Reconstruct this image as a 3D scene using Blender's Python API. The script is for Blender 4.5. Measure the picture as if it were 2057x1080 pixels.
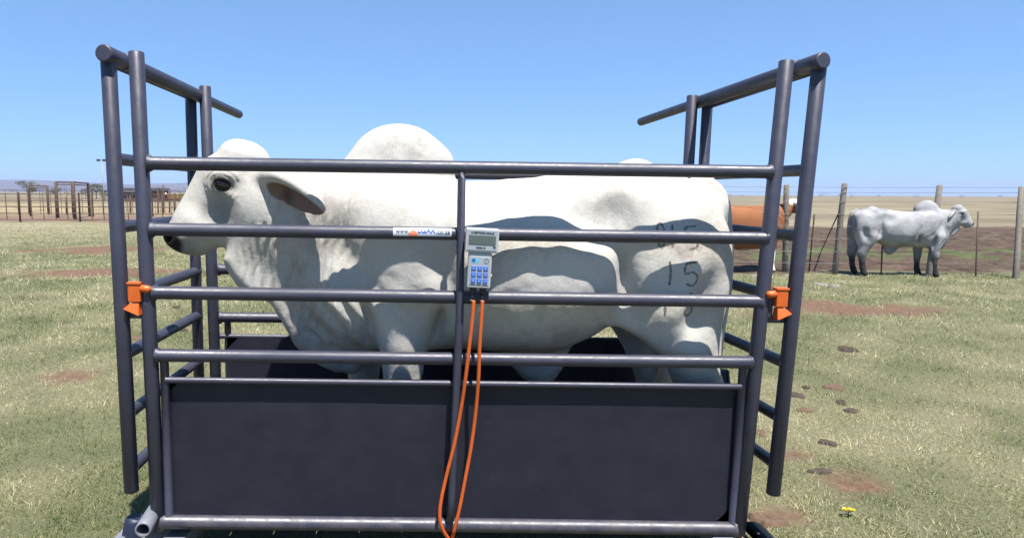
import bpy, bmesh, math, random
import numpy as np
from mathutils import Matrix, Vector

sc = bpy.context.scene
for o in list(bpy.data.objects): bpy.data.objects.remove(o)
COL = sc.collection

# ---------------------------------------------------------------- camera
cam = bpy.data.cameras.new('camera'); cam_ob = bpy.data.objects.new('camera', cam); COL.objects.link(cam_ob); sc.camera = cam_ob
fwd = Vector((.03835, .99300, -.11167)).normalized(); rgt = Vector((.99926, -.03807, .00464))
upv = rgt.cross(fwd).normalized(); rgt = fwd.cross(upv).normalized()
M = Matrix((rgt, upv, -fwd)).transposed().to_4x4(); M.translation = (-.1032, -2.5789, 1.5331); cam_ob.matrix_world = M
cam.sensor_width = 36; cam.lens = 23.517; cam.shift_x = .05566; cam.clip_start = .05; cam.clip_end = 30000

# ---------------------------------------------------------------- sky, sun, exposure
SUN = Vector((-.42, 1.0, -2.85)).normalized()           # the way the light travels: high, from the front right
world = bpy.data.worlds.new('World'); sc.world = world; world.use_nodes = True
wn = world.node_tree; sky = wn.nodes.new('ShaderNodeTexSky'); sky.sky_type = 'NISHITA'; sky.sun_disc = False
sky.sun_elevation = math.asin(-SUN.z); sky.sun_rotation = math.atan2(-SUN.x, -SUN.y)
sky.altitude = 0; sky.air_density = .62; sky.dust_density = 0.0; sky.ozone_density = 3.0
tint = wn.nodes.new('ShaderNodeMix'); tint.data_type = 'RGBA'; tint.blend_type = 'MULTIPLY'; tint.inputs[0].default_value = 1; tint.inputs[7].default_value = (1.00, 1.55, 2.17, 1)   # the photograph's soft sky contrast and cool white balance
gam = wn.nodes.new('ShaderNodeGamma'); gam.inputs[1].default_value = .5; wn.links.new(sky.outputs[0], gam.inputs[0]); wn.links.new(gam.outputs[0], tint.inputs[6]); wn.links.new(tint.outputs[2], wn.nodes['Background'].inputs[0]); wn.nodes['Background'].inputs[1].default_value = .092
sun = bpy.data.lights.new('sun', 'SUN'); sun.energy = 5.0; sun.angle = math.radians(.55); sun.color = (1, .96, .90)
sun_ob = bpy.data.objects.new('sun', sun); COL.objects.link(sun_ob); sun_ob.rotation_euler = SUN.to_track_quat('-Z', 'Y').to_euler(); sun_ob.location = (2, -6, 12)
sc.view_settings.view_transform = 'Standard'; sc.view_settings.look = 'None'; sc.view_settings.exposure = 1.13; sc.view_settings.gamma = 1
sc.view_settings.use_curve_mapping = False
sc.cycles.max_bounces = 5; sc.cycles.diffuse_bounces = 3; sc.cycles.glossy_bounces = 2; sc.cycles.transmission_bounces = 2; sc.cycles.volume_bounces = 0

# ---------------------------------------------------------------- materials
def mat(name): 
    m = bpy.data.materials.new(name); m.use_nodes = True; return m, m.node_tree, m.node_tree.nodes['Principled BSDF']
def node(nt, t, **kw):
    n = nt.nodes.new(t)
    for k, v in kw.items(): setattr(n, k, v)
    return n
def noise(nt, scale, detail=4, rough=.55, vec=None, dim='3D'):
    n = node(nt, 'ShaderNodeTexNoise', noise_dimensions=dim); n.inputs['Scale'].default_value = scale; n.inputs['Detail'].default_value = detail; n.inputs['Roughness'].default_value = rough
    if vec is not None: nt.links.new(vec, n.inputs['Vector'])
    return n.outputs['Fac']
def ramp(nt, fac, stops):
    n = node(nt, 'ShaderNodeValToRGB'); e = n.color_ramp.elements
    while len(e) > len(stops): e.remove(e[-1])
    while len(e) < len(stops): e.new(.5)
    for el, (p, c) in zip(e, stops): el.position = p; el.color = (*c, 1) if len(c) == 3 else c
    nt.links.new(fac, n.inputs[0]); return n.outputs['Color']
def g(v): return (v, v, v)
def mix(nt, fac, a, b, mode='MIX'):
    n = node(nt, 'ShaderNodeMix', data_type='RGBA', blend_type=mode)
    for sock, val in ((n.inputs[0], fac), (n.inputs[6], a), (n.inputs[7], b)):
        if isinstance(val, (int, float)): sock.default_value = val
        elif isinstance(val, tuple): sock.default_value = (*val, 1) if len(val) == 3 else val
        else: nt.links.new(val, sock)
    return n.outputs[2]
def mth(nt, op, a, b=0.0):
    n = node(nt, 'ShaderNodeMath', operation=op)
    for i, v in enumerate((a, b)):
        if isinstance(v, (int, float)): n.inputs[i].default_value = v
        else: nt.links.new(v, n.inputs[i])
    return n.outputs[0]
def bump(nt, bs, h, strength, dist=.01):
    n = node(nt, 'ShaderNodeBump'); n.inputs['Strength'].default_value = strength; n.inputs['Distance'].default_value = dist
    nt.links.new(h, n.inputs['Height']); nt.links.new(n.outputs[0], bs.inputs['Normal'])
def objco(nt): return node(nt, 'ShaderNodeTexCoord').outputs['Object']
def simple(name, col, rough=.5, metal=0, var=.12, scale=30, bmp=.0, spec=.5):
    m, nt, bs = mat(name); co = objco(nt); f = noise(nt, scale, 5, .6, co)
    nt.links.new(ramp(nt, f, [(.25, tuple(c * (1 - var) for c in col)), (.75, tuple(min(c * (1 + var), 1) for c in col))]), bs.inputs['Base Color'])
    bs.inputs['Roughness'].default_value = rough; bs.inputs['Metallic'].default_value = metal; bs.inputs['Specular IOR Level'].default_value = spec
    if bmp: bump(nt, bs, noise(nt, scale * 6, 4, .6, co), bmp, .002)
    return m
def steel_mat(name, dust):
    m, nt, bs = mat(name); geo = node(nt, 'ShaderNodeNewGeometry'); co = geo.outputs['Position']
    base = ramp(nt, noise(nt, 7, 6, .65, co), [(.3, (.026, .0265, .046)), (.5, (.031, .032, .053)), (.72, (.037, .0375, .058))])
    fine = ramp(nt, noise(nt, 160, 3, .6, co), [(.62, g(0)), (.74, g(1))])
    base = mix(nt, mth(nt, 'MULTIPLY', fine, .18), base, (.11, .105, .105))
    # scuffs and rubbed streaks
    mp = node(nt, 'ShaderNodeMapping'); mp.inputs['Scale'].default_value = (2, 40, 60); nt.links.new(co, mp.inputs[0])
    sf = ramp(nt, noise(nt, 3, 6, .7, mp.outputs[0]), [(.66, g(0)), (.75, g(1))])
    base = mix(nt, mth(nt, 'MULTIPLY', sf, .30), base, (.10, .10, .115))
    ch = ramp(nt, noise(nt, 30, 8, .8, co), [(.70, g(0)), (.73, g(1))]); base = mix(nt, mth(nt, 'MULTIPLY', ch, .7), base, (.17, .11, .075))
    fd = ramp(nt, noise(nt, 2.2, 8, .72, co), [(.45, g(0)), (.75, g(1))]); base = mix(nt, mth(nt, 'MULTIPLY', fd, .07), base, (.13, .112, .095))
    if dust:
        df = ramp(nt, noise(nt, 18, 7, .75, co), [(.42, g(0)), (.62, g(1))]); base = mix(nt, mth(nt, 'MULTIPLY', df, dust), base, (.22, .175, .125))
    nt.links.new(base, bs.inputs['Base Color'])
    nt.links.new(ramp(nt, noise(nt, 25, 6, .7, co), [(.3, g(.36)), (.7, g(.56))]), bs.inputs['Roughness'])
    bs.inputs['Specular IOR Level'].default_value = .55
    dn = node(nt, 'ShaderNodeBump'); dn.inputs['Strength'].default_value = .35; dn.inputs['Distance'].default_value = .02; nt.links.new(noise(nt, 3.5, 3, .5, co), dn.inputs['Height'])      # shallow dents
    fb = node(nt, 'ShaderNodeBump'); fb.inputs['Strength'].default_value = .09; fb.inputs['Distance'].default_value = .002; nt.links.new(noise(nt, 240, 4, .6, co), fb.inputs['Height']); nt.links.new(dn.outputs[0], fb.inputs['Normal']); nt.links.new(fb.outputs[0], bs.inputs['Normal'])
    return m
MT = {}
MT['steel'] = steel_mat('dark_blue_grey_paint', 0)
MT['steel_dusty'] = steel_mat('dusty_dark_paint', .16)
MT['orange'] = simple('orange_paint', (0.514, 0.096, 0.011), .42, 0, .10, 40, .08)
MT['cable'] = simple('orange_cable', (0.516, 0.094, 0.015), .5, 0, .12, 20, .03)
MT['case'] = simple('light_grey_plastic', (0.367, 0.377, 0.386), .42, 0, .05, 15, .03)
MT['faceplate'] = simple('grey_faceplate', (0.287, 0.318, 0.343), .38, 0, .05, 25)
MT['key_blue'] = simple('blue_key', (0.044, 0.128, 0.480), .42, 0, .12, 90)
MT['key_pale'] = simple('pale_key_mark', (.30, .48, .80), .5)
MT['lcd'] = simple('display_glass', (.085, .105, .105), .12, 0, .06, 12)
MT['ink'] = simple('dark_ink', (.022, .025, .045), .5)
MT['ink_blue'] = simple('blue_ink', (.022, .075, .36), .5)
MT['ink_teal'] = simple('teal_print', (.10, .42, .50), .5)
MT['ink_orange'] = simple('orange_red_print', (.80, .20, .10), .5)
MT['sticker'] = simple('sticker_white', (0.503, 0.524, 0.571), .38, 0, .05, 30)
MT['rubber'] = simple('black_rubber', (.012, .012, .014), .55)
MT['load_blue'] = simple('dark_blue_housing', (.012, .018, .045), .5, 0, .2, 30, .05)
MT['galv'] = simple('galvanised_steel', (.17, .175, .20), .48, .15, .2, 25, .05)
MT['bolt'] = simple('bright_bolt', (.62, .62, .64), .3, .9)
MT['brand'] = simple('singed_brand', (.105, .098, .095), .9, 0, .8, 38)
_m = MT['brand']; _nt = _m.node_tree; _tr = node(_nt, 'ShaderNodeBsdfTransparent'); _mx = node(_nt, 'ShaderNodeMixShader'); _co = objco(_nt)
_nt.links.new(ramp(_nt, noise(_nt, 120, 4, .7, _co), [(.35, g(.25)), (.62, g(.85))]), _mx.inputs[0]); _nt.links.new(_tr.outputs[0], _mx.inputs[1]); _nt.links.new(_nt.nodes['Principled BSDF'].outputs[0], _mx.inputs[2]); _nt.links.new(_mx.outputs[0], _nt.nodes['Material Output'].inputs[0])
MT['eye'] = simple('dark_eye', (.008, .006, .005), .06)
MT['rust'] = simple('rusty_pipe', (.085, .052, .040), .7, 0, .35, 3, .2)
MT['wire'] = simple('fence_wire', (.17, .16, .15), .5, .4)
MT['dung'] = simple('dry_dung', (0.101, 0.064, 0.041), .95, 0, .45, 60, .8)
MT['dung_dark'] = simple('dark_dung', (.05, .036, .026), .95, 0, .45, 60, .8)
MT['shed_wall'] = simple('brown_shed_wall', (.12, .085, .065), .8, 0, .3, .8, .2)
MT['shed_roof'] = simple('dark_roof_sheet', (.055, .052, .055), .6, .2, .2, 1)
MT['fascia'] = simple('white_fascia', (0.448, 0.448, 0.435), .6)
MT['opening'] = simple('shed_opening_shade', (.055, .045, .04), .9)  # dark tone stands in for the shade inside the shed
MT['lamp_head'] = simple('pale_lamp_head', (0.400, 0.400, 0.384), .5)
MT['petal'] = simple('yellow_petal', (0.640, 0.496, 0.016), .6)
MT['stone'] = simple('pale_stone', (0.173, 0.161, 0.140), .9, 0, .3, 20, .5)
def wood_mat(name, a, b, sc_=(1.5, 1.5, 22)):
    m, nt, bs = mat(name); co = objco(nt); mp = node(nt, 'ShaderNodeMapping'); mp.inputs['Scale'].default_value = sc_; nt.links.new(co, mp.inputs[0])
    nt.links.new(ramp(nt, noise(nt, 4, 7, .7, mp.outputs[0]), [(.3, a), (.7, b)]), bs.inputs['Base Color']); bs.inputs['Roughness'].default_value = .9
    bump(nt, bs, noise(nt, 6, 6, .7, mp.outputs[0]), .5, .01); return m
MT['post_wood'] = wood_mat('weathered_post', (.10, .088, .07), (.215, .195, .165), (14, 14, 1.2))
MT['block_wood'] = wood_mat('pale_timber', (.23, .155, .10), (.40, .32, .245), (30, 2, 30))
def coat_mat(name, white, grey, dark, pink, bumpy=1.0, hair=110):
    # coat attribute: red = grey hair plus shade painted low on the bull, green = dark skin, blue = bare pinkish skin, alpha = folded skin
    m, nt, bs = mat(name); at = node(nt, 'ShaderNodeAttribute', attribute_name='coat'); sp = node(nt, 'ShaderNodeSeparateColor'); nt.links.new(at.outputs['Color'], sp.inputs[0])
    co = objco(nt); mp = node(nt, 'ShaderNodeMapping'); mp.inputs['Scale'].default_value = (1, 1, .4); nt.links.new(co, mp.inputs[0])
    f = noise(nt, hair * 2.2, 3, .7, mp.outputs[0]); f2 = noise(nt, 5, 7, .62, co)
    w = ramp(nt, f2, [(.35, tuple(c * .90 for c in white)), (.62, white)])
    sp1 = ramp(nt, f, [(.30, g(.84)), (.6, g(1))]); w = mix(nt, 1.0, w, sp1, 'MULTIPLY')
    # dried mud and stable stains in drifts
    dm = mth(nt, 'MULTIPLY', ramp(nt, noise(nt, 3.1, 8, .7, co), [(.50, g(0)), (.66, g(1))]), ramp(nt, noise(nt, 70, 4, .7, co), [(.40, g(0)), (.62, g(1))])); w = mix(nt, mth(nt, 'MULTIPLY', dm, .55), w, tuple(v * k for v, k in zip(white, (.62, .52, .40))))
    gfac = mth(nt, 'MULTIPLY', sp.outputs[0], ramp(nt, f, [(.3, g(1)), (.68, g(.55))]))
    c = mix(nt, gfac, w, grey); c = mix(nt, sp.outputs[2], c, pink); c = mix(nt, sp.outputs[1], c, dark)
    nt.links.new(c, bs.inputs['Base Color']); bs.inputs['Roughness'].default_value = .78; bs.inputs['Specular IOR Level'].default_value = .18
    m2 = node(nt, 'ShaderNodeMapping'); m2.inputs['Scale'].default_value = (46, 30, 4.5); m2.inputs['Rotation'].default_value = (0, -.12, 0); nt.links.new(co, m2.inputs[0])
    fold = mth(nt, 'MULTIPLY', mth(nt, 'MULTIPLY', noise(nt, 1.0, 3, .55, m2.outputs[0]), at.outputs['Alpha']), 9.0)
    h = mth(nt, 'ADD', mth(nt, 'MULTIPLY', f, .5), mth(nt, 'MULTIPLY', noise(nt, 16, 7, .62, co), 1.7)); b1 = node(nt, 'ShaderNodeBump'); b1.inputs['Strength'].default_value = .9; b1.inputs['Distance'].default_value = .0016 * bumpy; nt.links.new(fold, b1.inputs['Height'])
    b2 = node(nt, 'ShaderNodeBump'); b2.inputs['Strength'].default_value = .34 * bumpy; b2.inputs['Distance'].default_value = .006; nt.links.new(h, b2.inputs['Height']); nt.links.new(b1.outputs[0], b2.inputs['Normal']); nt.links.new(b2.outputs[0], bs.inputs['Normal'])
    return m
MT['white_coat'] = coat_mat('white_short_coat', (.51, .488, .448), (.15, .138, .132), (.022, .02, .02), (.20, .125, .105))
MT['red_coat'] = coat_mat('red_brown_coat', (.27, .108, .047), (.12, .045, .024), (.02, .012, .01), (.72, .68, .62), .6, 40)
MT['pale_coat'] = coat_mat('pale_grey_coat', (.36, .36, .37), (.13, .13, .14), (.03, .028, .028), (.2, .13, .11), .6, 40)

# ---------------------------------------------------------------- objects
TILT = Matrix.Rotation(.0129, 4, 'Y')       # the crate and all it carries stand a little out of level on the uneven ground
BASE = {}
def props(o, label=None, cat=None, group=None, kind=None):
    for k, v in (('label', label), ('category', cat), ('group', group), ('kind', kind)):
        if v: o[k] = v
    return o
def thing(name, base, label, cat, group=None, tilt=False, rz=0):
    o = bpy.data.objects.new(name, None); o.empty_display_size = .1; COL.objects.link(o)
    o.matrix_world = (TILT if tilt else Matrix()) @ Matrix.Translation(base) @ Matrix.Rotation(rz, 4, 'Z'); BASE[o] = Vector(base)
    return props(o, label, cat, group)
def top(of): 
    while of.parent: of = of.parent
    return of
def part(name, me, m, parent, world=True, label=None):
    # mesh given in the frame of the place (world=True) becomes a child of its thing
    if isinstance(me, bmesh.types.BMesh):
        b = me; me = bpy.data.meshes.new(name); b.to_mesh(me); b.free()
    if world and parent is not None: me.transform(Matrix.Translation(-BASE[top(parent)]))
    if m is not None: me.materials.append(MT[m] if isinstance(m, str) else m)
    o = bpy.data.objects.new(name, me); COL.objects.link(o)
    if parent is not None: o.parent = parent
    if label: o['label'] = label
    return o
def copy_tree(o, parent=None):
    c = o.copy(); COL.objects.link(c); c.parent = parent
    for ch in o.children: copy_tree(ch, c)
    return c
RND = random.Random(7)
def frame_of(d):
    d = Vector(d).normalized(); a = Vector((0, 0, 1)) if abs(d.z) < .9 else Vector((1, 0, 0)); u = d.cross(a).normalized(); return d, u, d.cross(u).normalized()
def tube(bm, pts, r, seg=18, weld=0, hollow=False, cap=.003):
    # swept round tube through points; weld > 0 gives both ends a lumpy weld collar
    P = [Vector(p) for p in pts]; R = list(r) if isinstance(r, (list, tuple)) else [r] * len(P)
    st = []
    for i, p in enumerate(P):
        st.append((p, R[i], i))
    dirs = [(P[min(i + 1, len(P) - 1)] - P[max(i - 1, 0)]).normalized() for i in range(len(P))]
    rings = []
    def ring(p, d, rr, lump=0):
        _, u, v = frame_of(d); vs = []
        for k in range(seg):
            a = 2 * math.pi * k / seg; q = rr * (1 + (RND.uniform(-.04, .16) if lump else 0)); vs.append(bm.verts.new(p + u * math.cos(a) * q + v * math.sin(a) * q))
        rings.append(vs)
    d0, d1 = dirs[0], dirs[-1]; L = (P[1] - P[0]).length
    if weld:
        ring(P[0], d0, R[0] * 1.20, 1); ring(P[0] + d0 * weld * .45, d0, R[0] * 1.15, 1); ring(P[0] + d0 * weld, d0, R[0])
    else: ring(P[0], d0, R[0] - cap); ring(P[0] + d0 * cap, d0, R[0])
    for i in range(1, len(P) - 1): ring(P[i], dirs[i], R[i])
    if weld: ring(P[-1] - d1 * weld, d1, R[-1]); ring(P[-1] - d1 * weld * .45, d1, R[-1] * 1.15, 1); ring(P[-1], d1, R[-1] * 1.20, 1)
    else: ring(P[-1] - d1 * cap, d1, R[-1]); ring(P[-1], d1, R[-1] - cap)
    for a, b in zip(rings, rings[1:]):
        for k in range(seg):
            f = bm.faces.new((a[k], b[k], b[(k + 1) % seg], a[(k + 1) % seg])); f.smooth = True
    def endcap(vs, d, rr, flip):
        if hollow:
            c = Vector((0, 0, 0))
            for v in vs: c += v.co
            c /= len(vs); inn = [bm.verts.new(c + (v.co - c) * .86) for v in vs]; deep = [bm.verts.new(c + (v.co - c) * .86 + d * .09) for v in vs]
            for A_, B_ in ((vs, inn), (inn, deep)):
                for k in range(seg):
                    q = (A_[k], B_[k], B_[(k + 1) % seg], A_[(k + 1) % seg]); bm.faces.new(q if flip else q[::-1])
            bm.faces.new(deep if flip else deep[::-1])
        else: bm.faces.new(vs[::-1] if not flip else vs)
    endcap(rings[0], d0, R[0], False); endcap(rings[-1], -d1, R[-1], True)
    bmesh.ops.recalc_face_normals(bm, faces=bm.faces)
    return bm
def T(*a, **k):
    bm = bmesh.new(); tube(bm, *a, **k); return bm
def box(bm, lo, hi, bev=0.0, seg=2, M_=None):
    lo, hi = Vector(lo), Vector(hi); r = bmesh.ops.create_cube(bm, size=1)['verts']
    for v in r: v.co = Vector([(lo[i] + hi[i]) / 2 + v.co[i] * (hi[i] - lo[i]) for i in range(3)])
    if bev:
        es = list({e for v in r for e in v.link_edges}); q = bmesh.ops.bevel(bm, geom=es, offset=bev, segments=seg, profile=.6, affect='EDGES')
        r = list({v for f in q['faces'] for v in f.verts} | {v for v in r if v.is_valid})
    if M_ is not None:
        for v in r: v.co = M_ @ v.co
    return bm
def BX(*a, **k):
    bm = bmesh.new(); box(bm, *a, **k); return bm
def spline(pts, n=8):
    P = np.array(pts, float); out = []
    for i in range(len(P) - 1):
        p0, p1, p2, p3 = P[max(i - 1, 0)], P[i], P[i + 1], P[min(i + 2, len(P) - 1)]
        for u in np.linspace(0, 1, n, endpoint=False): out.append(.5 * (2 * p1 + (p2 - p0) * u + (2 * p0 - 5 * p1 + 4 * p2 - p3) * u * u + (3 * p1 - p0 - 3 * p2 + p3) * u ** 3))
    out.append(P[-1]); return [tuple(v) for v in out]
def text_mesh(s, size, M_, bold=0.0, align='CENTER', spacing=1.0):
    c = bpy.data.curves.new('lettering', 'FONT'); c.body = s; c.size = size; c.align_x = align; c.align_y = 'CENTER'; c.offset = bold; c.space_character = spacing; c.extrude = .0004
    o = bpy.data.objects.new('lettering', c); COL.objects.link(o); dg = bpy.context.evaluated_depsgraph_get(); me = bpy.data.meshes.new_from_object(o.evaluated_get(dg))
    bpy.data.objects.remove(o); bpy.data.curves.remove(c); me.transform(M_); return me

GRASS_N = 560000
BULL_H = .0072
HAZE = 1.1e-4

# ---------------------------------------------------------------- animals as blended implicit surfaces
F32 = np.float32
def smin(a, b, k):
    h = np.maximum(k - np.abs(a - b), 0) / k
    return np.minimum(a, b) - h * h * k * .25
def norm(q): return np.sqrt(np.einsum('ij,ij->i', q, q))
def box_(p): return p.min(0), p.max(0)
def near(f, bx, m=.14):      # can this shape matter for these points?
    c, r = f.bound; lo, hi = bx; q = np.maximum(np.maximum(lo - c, c - hi), 0)
    return float((q ** 2).sum()) < (r + m) ** 2
def smax(a, b, k): return -smin(-a, -b, k)
def roty(a):
    c, s = math.cos(a), math.sin(a); return np.array([[c, 0, s], [0, 1, 0], [-s, 0, c]])
def rotz(a):
    c, s = math.cos(a), math.sin(a); return np.array([[c, -s, 0], [s, c, 0], [0, 0, 1]])
def rotx(a):
    c, s = math.cos(a), math.sin(a); return np.array([[1, 0, 0], [0, c, -s], [0, s, c]])
def ell(c, r, R=None):
    c = np.array(c, F32); r = np.array(r, F32); Rt = None if R is None else np.array(R.T, F32)
    def f(p):
        q = p - c
        if Rt is not None: q = q @ Rt.T
        q = q / r; k0 = norm(q); q = q / r; k1 = norm(q) + F32(1e-6)
        return k0 * (k0 - 1) / k1
    f.bound = (np.array(c), float(max(r))); return f
def cone(a, b, ra, rb, sy=1.0):
    a = np.array(a, F32); b = np.array(b, F32); S = np.array([1, 1 / sy, 1], F32)
    a2, b2 = a * S, b * S; ba = b2 - a2; L2 = float((ba ** 2).sum())
    def f(p):
        q = p * S - a2; h = np.clip(q @ ba / L2, 0, 1)
        q -= h[:, None] * ba; d = norm(q) - (F32(ra) + F32(rb - ra) * h)
        return d * (min(sy, 1) if sy < 1 else 1)
    f.bound = ((a + b) / 2, float(np.linalg.norm(b - a)) / 2 + max(ra, rb)); return f
def chain(pts, k=.02, sy=1.0):      # a limb: stations x, y, z, radius along a smooth curve
    P = np.array(pts, float); n = len(P); t = np.linspace(0, n - 1, (n - 1) * 3 + 1); R = []
    for v in t:
        i = min(int(v), n - 2); u = v - i; p0, p1, p2, p3 = P[max(i - 1, 0)], P[i], P[i + 1], P[min(i + 2, n - 1)]
        R.append(.5 * (2 * p1 + (p2 - p0) * u + (2 * p0 - 5 * p1 + 4 * p2 - p3) * u * u + (3 * p1 - p0 - 3 * p2 + p3) * u ** 3))
    fs = [cone(R[i][:3], R[i + 1][:3], R[i][3], R[i + 1][3], sy) for i in range(len(R) - 1)]
    def f(p):
        d = np.full(len(p), 1, F32); bx = box_(p)
        for g in fs:
            if near(g, bx, .12): d = np.minimum(d, g(p))
        return d
    lo, hi = P[:, :3].min(0), P[:, :3].max(0)
    f.bound = ((lo + hi) / 2, float(np.linalg.norm(hi - lo)) / 2 + P[:, 3].max()); return f
def loft(st, yc, n=2.3, n2=None):
    st = np.array(st, float); X = st[:, 0]
    from_x = lambda x, j: np.interp(x, XX, TT[j])
    XX = np.linspace(X[0], X[-1], 200); TT = []
    for j in range(1, st.shape[1]):     # smooth the stations
        v = np.interp(XX, X, st[:, j]); ker = np.ones(15) / 15
        vp = np.pad(v, 7, mode='edge'); TT.append(np.convolve(vp, ker, 'valid'))
    def f(p):
        x = p[:, 0]; t = from_x(x, 0); b = from_x(x, 1); w = from_x(x, 2); zc = from_x(x, 3)
        z = p[:, 2]; hz = np.where(z > zc, t - zc, zc - b); u = np.abs(p[:, 1] - yc) / w; v = np.abs(z - zc) / hz
        if n2 is None: k = (u ** n + v ** n) ** (1 / n)
        else:
            m = z > zc; ku = (u ** n + v ** n) ** (1 / n); kl = (u ** n2 + v ** n2) ** (1 / n2); k = np.where(m, ku, kl)
        d = (k - 1) * np.minimum(w, hz)
        ex = np.maximum(X[0] - x, x - X[-1])
        return np.maximum(d, ex).astype(F32)
    return f
def sheet(poly, yfun, th, rnd):     # thin fold of skin: polygon in x,z round the curve y = yfun(x)
    P = np.array(poly, F32)
    def f(p):
        q = p[:, [0, 2]]; n = len(P); d = np.full(len(q), 1e9, F32); s = np.ones(len(q), F32)
        j = n - 1
        for i in range(n):
            e = P[j] - P[i]; w = q - P[i]; t = np.clip(w @ e / (e @ e), 0, 1)
            w2 = w - t[:, None] * e; d = np.minimum(d, np.einsum('ij,ij->i', w2, w2))
            c1 = q[:, 1] >= P[i, 1]; c2 = q[:, 1] < P[j, 1]; c3 = e[0] * w[:, 1] > e[1] * w[:, 0]
            flip = (c1 & c2 & c3) | (~c1 & ~c2 & ~c3); s = np.where(flip, -s, s); j = i
        d2 = s * np.sqrt(d) + rnd; dy = np.abs(p[:, 1] - yfun(p[:, 0])) - th + rnd
        return (np.minimum(np.maximum(d2, dy), 0) + np.sqrt(np.maximum(d2, 0) ** 2 + np.maximum(dy, 0) ** 2) - rnd).astype(F32)
    lo, hi = P.min(0), P.max(0); c = (lo + hi) / 2
    f.bound = (np.array([c[0], float(yfun(np.array([c[0]]))[0]), c[1]]), float(np.linalg.norm(hi - lo)) / 2 + .1); return f
def surface(field, lo, hi, h):
    lo = np.array(lo); dims = [int((hi[i] - lo[i]) / h) // 6 * 6 + 7 for i in range(3)]
    ax = [np.arange(n) for n in dims]
    cz = [a[3::6] for a in ax]; B = [len(c) - (1 if c[-1] + 3 >= d else 0) for c, d in zip(cz, dims)]
    ci = np.stack(np.meshgrid(*[np.arange(b) * 6 + 3 for b in B], indexing='ij'), -1).reshape(-1, 3)
    dc = np.concatenate([field((ci[i:i + 400] * h + lo).astype(F32)) for i in range(0, len(ci), 400)])
    G = np.full(dims, 1, F32)
    act = np.abs(dc) < h * 6 * .87 + .03
    for c in ci[dc <= -(h * 6 * .87 + .03)]: G[c[0] - 3:c[0] + 3, c[1] - 3:c[1] + 3, c[2] - 3:c[2] + 3] = -1
    off = np.stack(np.meshgrid(*[np.arange(-3, 3)] * 3, indexing='ij'), -1).reshape(-1, 3)
    ca = ci[act]
    for i in range(0, len(ca), 60):
        ix = (ca[i:i + 60, None, :] + off[None]).reshape(-1, 3)
        G[ix[:, 0], ix[:, 1], ix[:, 2]] = field((ix * h + lo).astype(F32))
    s = G < 0
    c8 = [(a, b, c) for a in (0, 1) for b in (0, 1) for c in (0, 1)]
    sl = lambda A, o: A[o[0]:A.shape[0] - 1 + o[0], o[1]:A.shape[1] - 1 + o[1], o[2]:A.shape[2] - 1 + o[2]]
    cnt = sum(sl(s, o).astype(np.int8) for o in c8); cells = np.argwhere((cnt > 0) & (cnt < 8))
    vid = -np.ones(np.array(dims) - 1, np.int64); vid[tuple(cells.T)] = np.arange(len(cells))
    acc = np.zeros((len(cells), 3)); num = np.zeros(len(cells))
    val = {o: G[cells[:, 0] + o[0], cells[:, 1] + o[1], cells[:, 2] + o[2]] for o in c8}
    for o in c8:
        for a in range(3):
            if o[a] == 0:
                q = list(o); q[a] = 1; q = tuple(q); v0, v1 = val[o], val[q]; m = (v0 < 0) != (v1 < 0)
                t = np.where(m, v0 / np.where(m, v0 - v1, 1), 0)
                pos = np.tile(np.array(o, float), (len(cells), 1)); pos[:, a] = t
                acc += pos * m[:, None]; num += m
    V = (cells + acc / num[:, None]) * h + lo
    quads = []
    for a in range(3):
        b, c = (a + 1) % 3, (a + 2) % 3
        s0 = np.take(s, range(0, dims[a] - 1), a); s1 = np.take(s, range(1, dims[a]), a)
        e = np.argwhere(s0 != s1); e = e[(e[:, b] > 0) & (e[:, c] > 0) & (e[:, b] < dims[b] - 1) & (e[:, c] < dims[c] - 1)]
        inside = s0[tuple(e.T)]
        def cell(db, dc_):
            q = e.copy(); q[:, b] -= db; q[:, c] -= dc_; return vid[tuple(q.T)]
        Q = np.stack([cell(1, 1), cell(0, 1), cell(0, 0), cell(1, 0)], 1)
        Q[~inside] = Q[~inside][:, ::-1]; quads.append(Q)
    return V, np.concatenate(quads)
def relax(V, Q, w, it):      # Laplacian smoothing, w = strength per vertex
    E = np.concatenate([Q[:, [0, 1]], Q[:, [1, 2]], Q[:, [2, 3]], Q[:, [3, 0]]]); n = len(V)
    deg = np.bincount(E[:, 0], minlength=n) + np.bincount(E[:, 1], minlength=n)
    for _ in range(it):
        A_ = np.stack([np.bincount(E[:, 0], V[E[:, 1], k], n) + np.bincount(E[:, 1], V[E[:, 0], k], n) for k in range(3)], 1) / np.maximum(deg, 1)[:, None]
        V = V + (A_ - V) * w[:, None]
    return V
def np_mesh(name, V, Q):
    me = bpy.data.meshes.new(name); me.vertices.add(len(V)); me.vertices.foreach_set('co', np.ascontiguousarray(V, F32).ravel())
    n = Q.shape[1]; me.loops.add(Q.size); me.loops.foreach_set('vertex_index', Q.astype(np.int32).ravel())
    me.polygons.add(len(Q)); me.polygons.foreach_set('loop_start', np.arange(0, Q.size, n, dtype=np.int32))
    me.update(calc_edges=True); me.validate()
    me.polygons.foreach_set('use_smooth', np.ones(len(me.polygons), bool)); me.update()
    return me
def vnoise(p, seed=0):
    p = np.asarray(p, float); i = np.floor(p).astype(np.int64); f = p - i; f = f * f * (3 - 2 * f); r = 0
    for dx in (0, 1):
        for dy in (0, 1):
            for dz in (0, 1):
                n = (i[:, 0] + dx) * 374761393 + (i[:, 1] + dy) * 668265263 + (i[:, 2] + dz) * 2147483647 + seed * 1274126177
                n = (n ^ (n >> 13)) * 1274126177; n = (n ^ (n >> 16)) & 0xffff
                w = (f[:, 0] if dx else 1 - f[:, 0]) * (f[:, 1] if dy else 1 - f[:, 1]) * (f[:, 2] if dz else 1 - f[:, 2])
                r = r + w * n / 65535.
    return r
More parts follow.
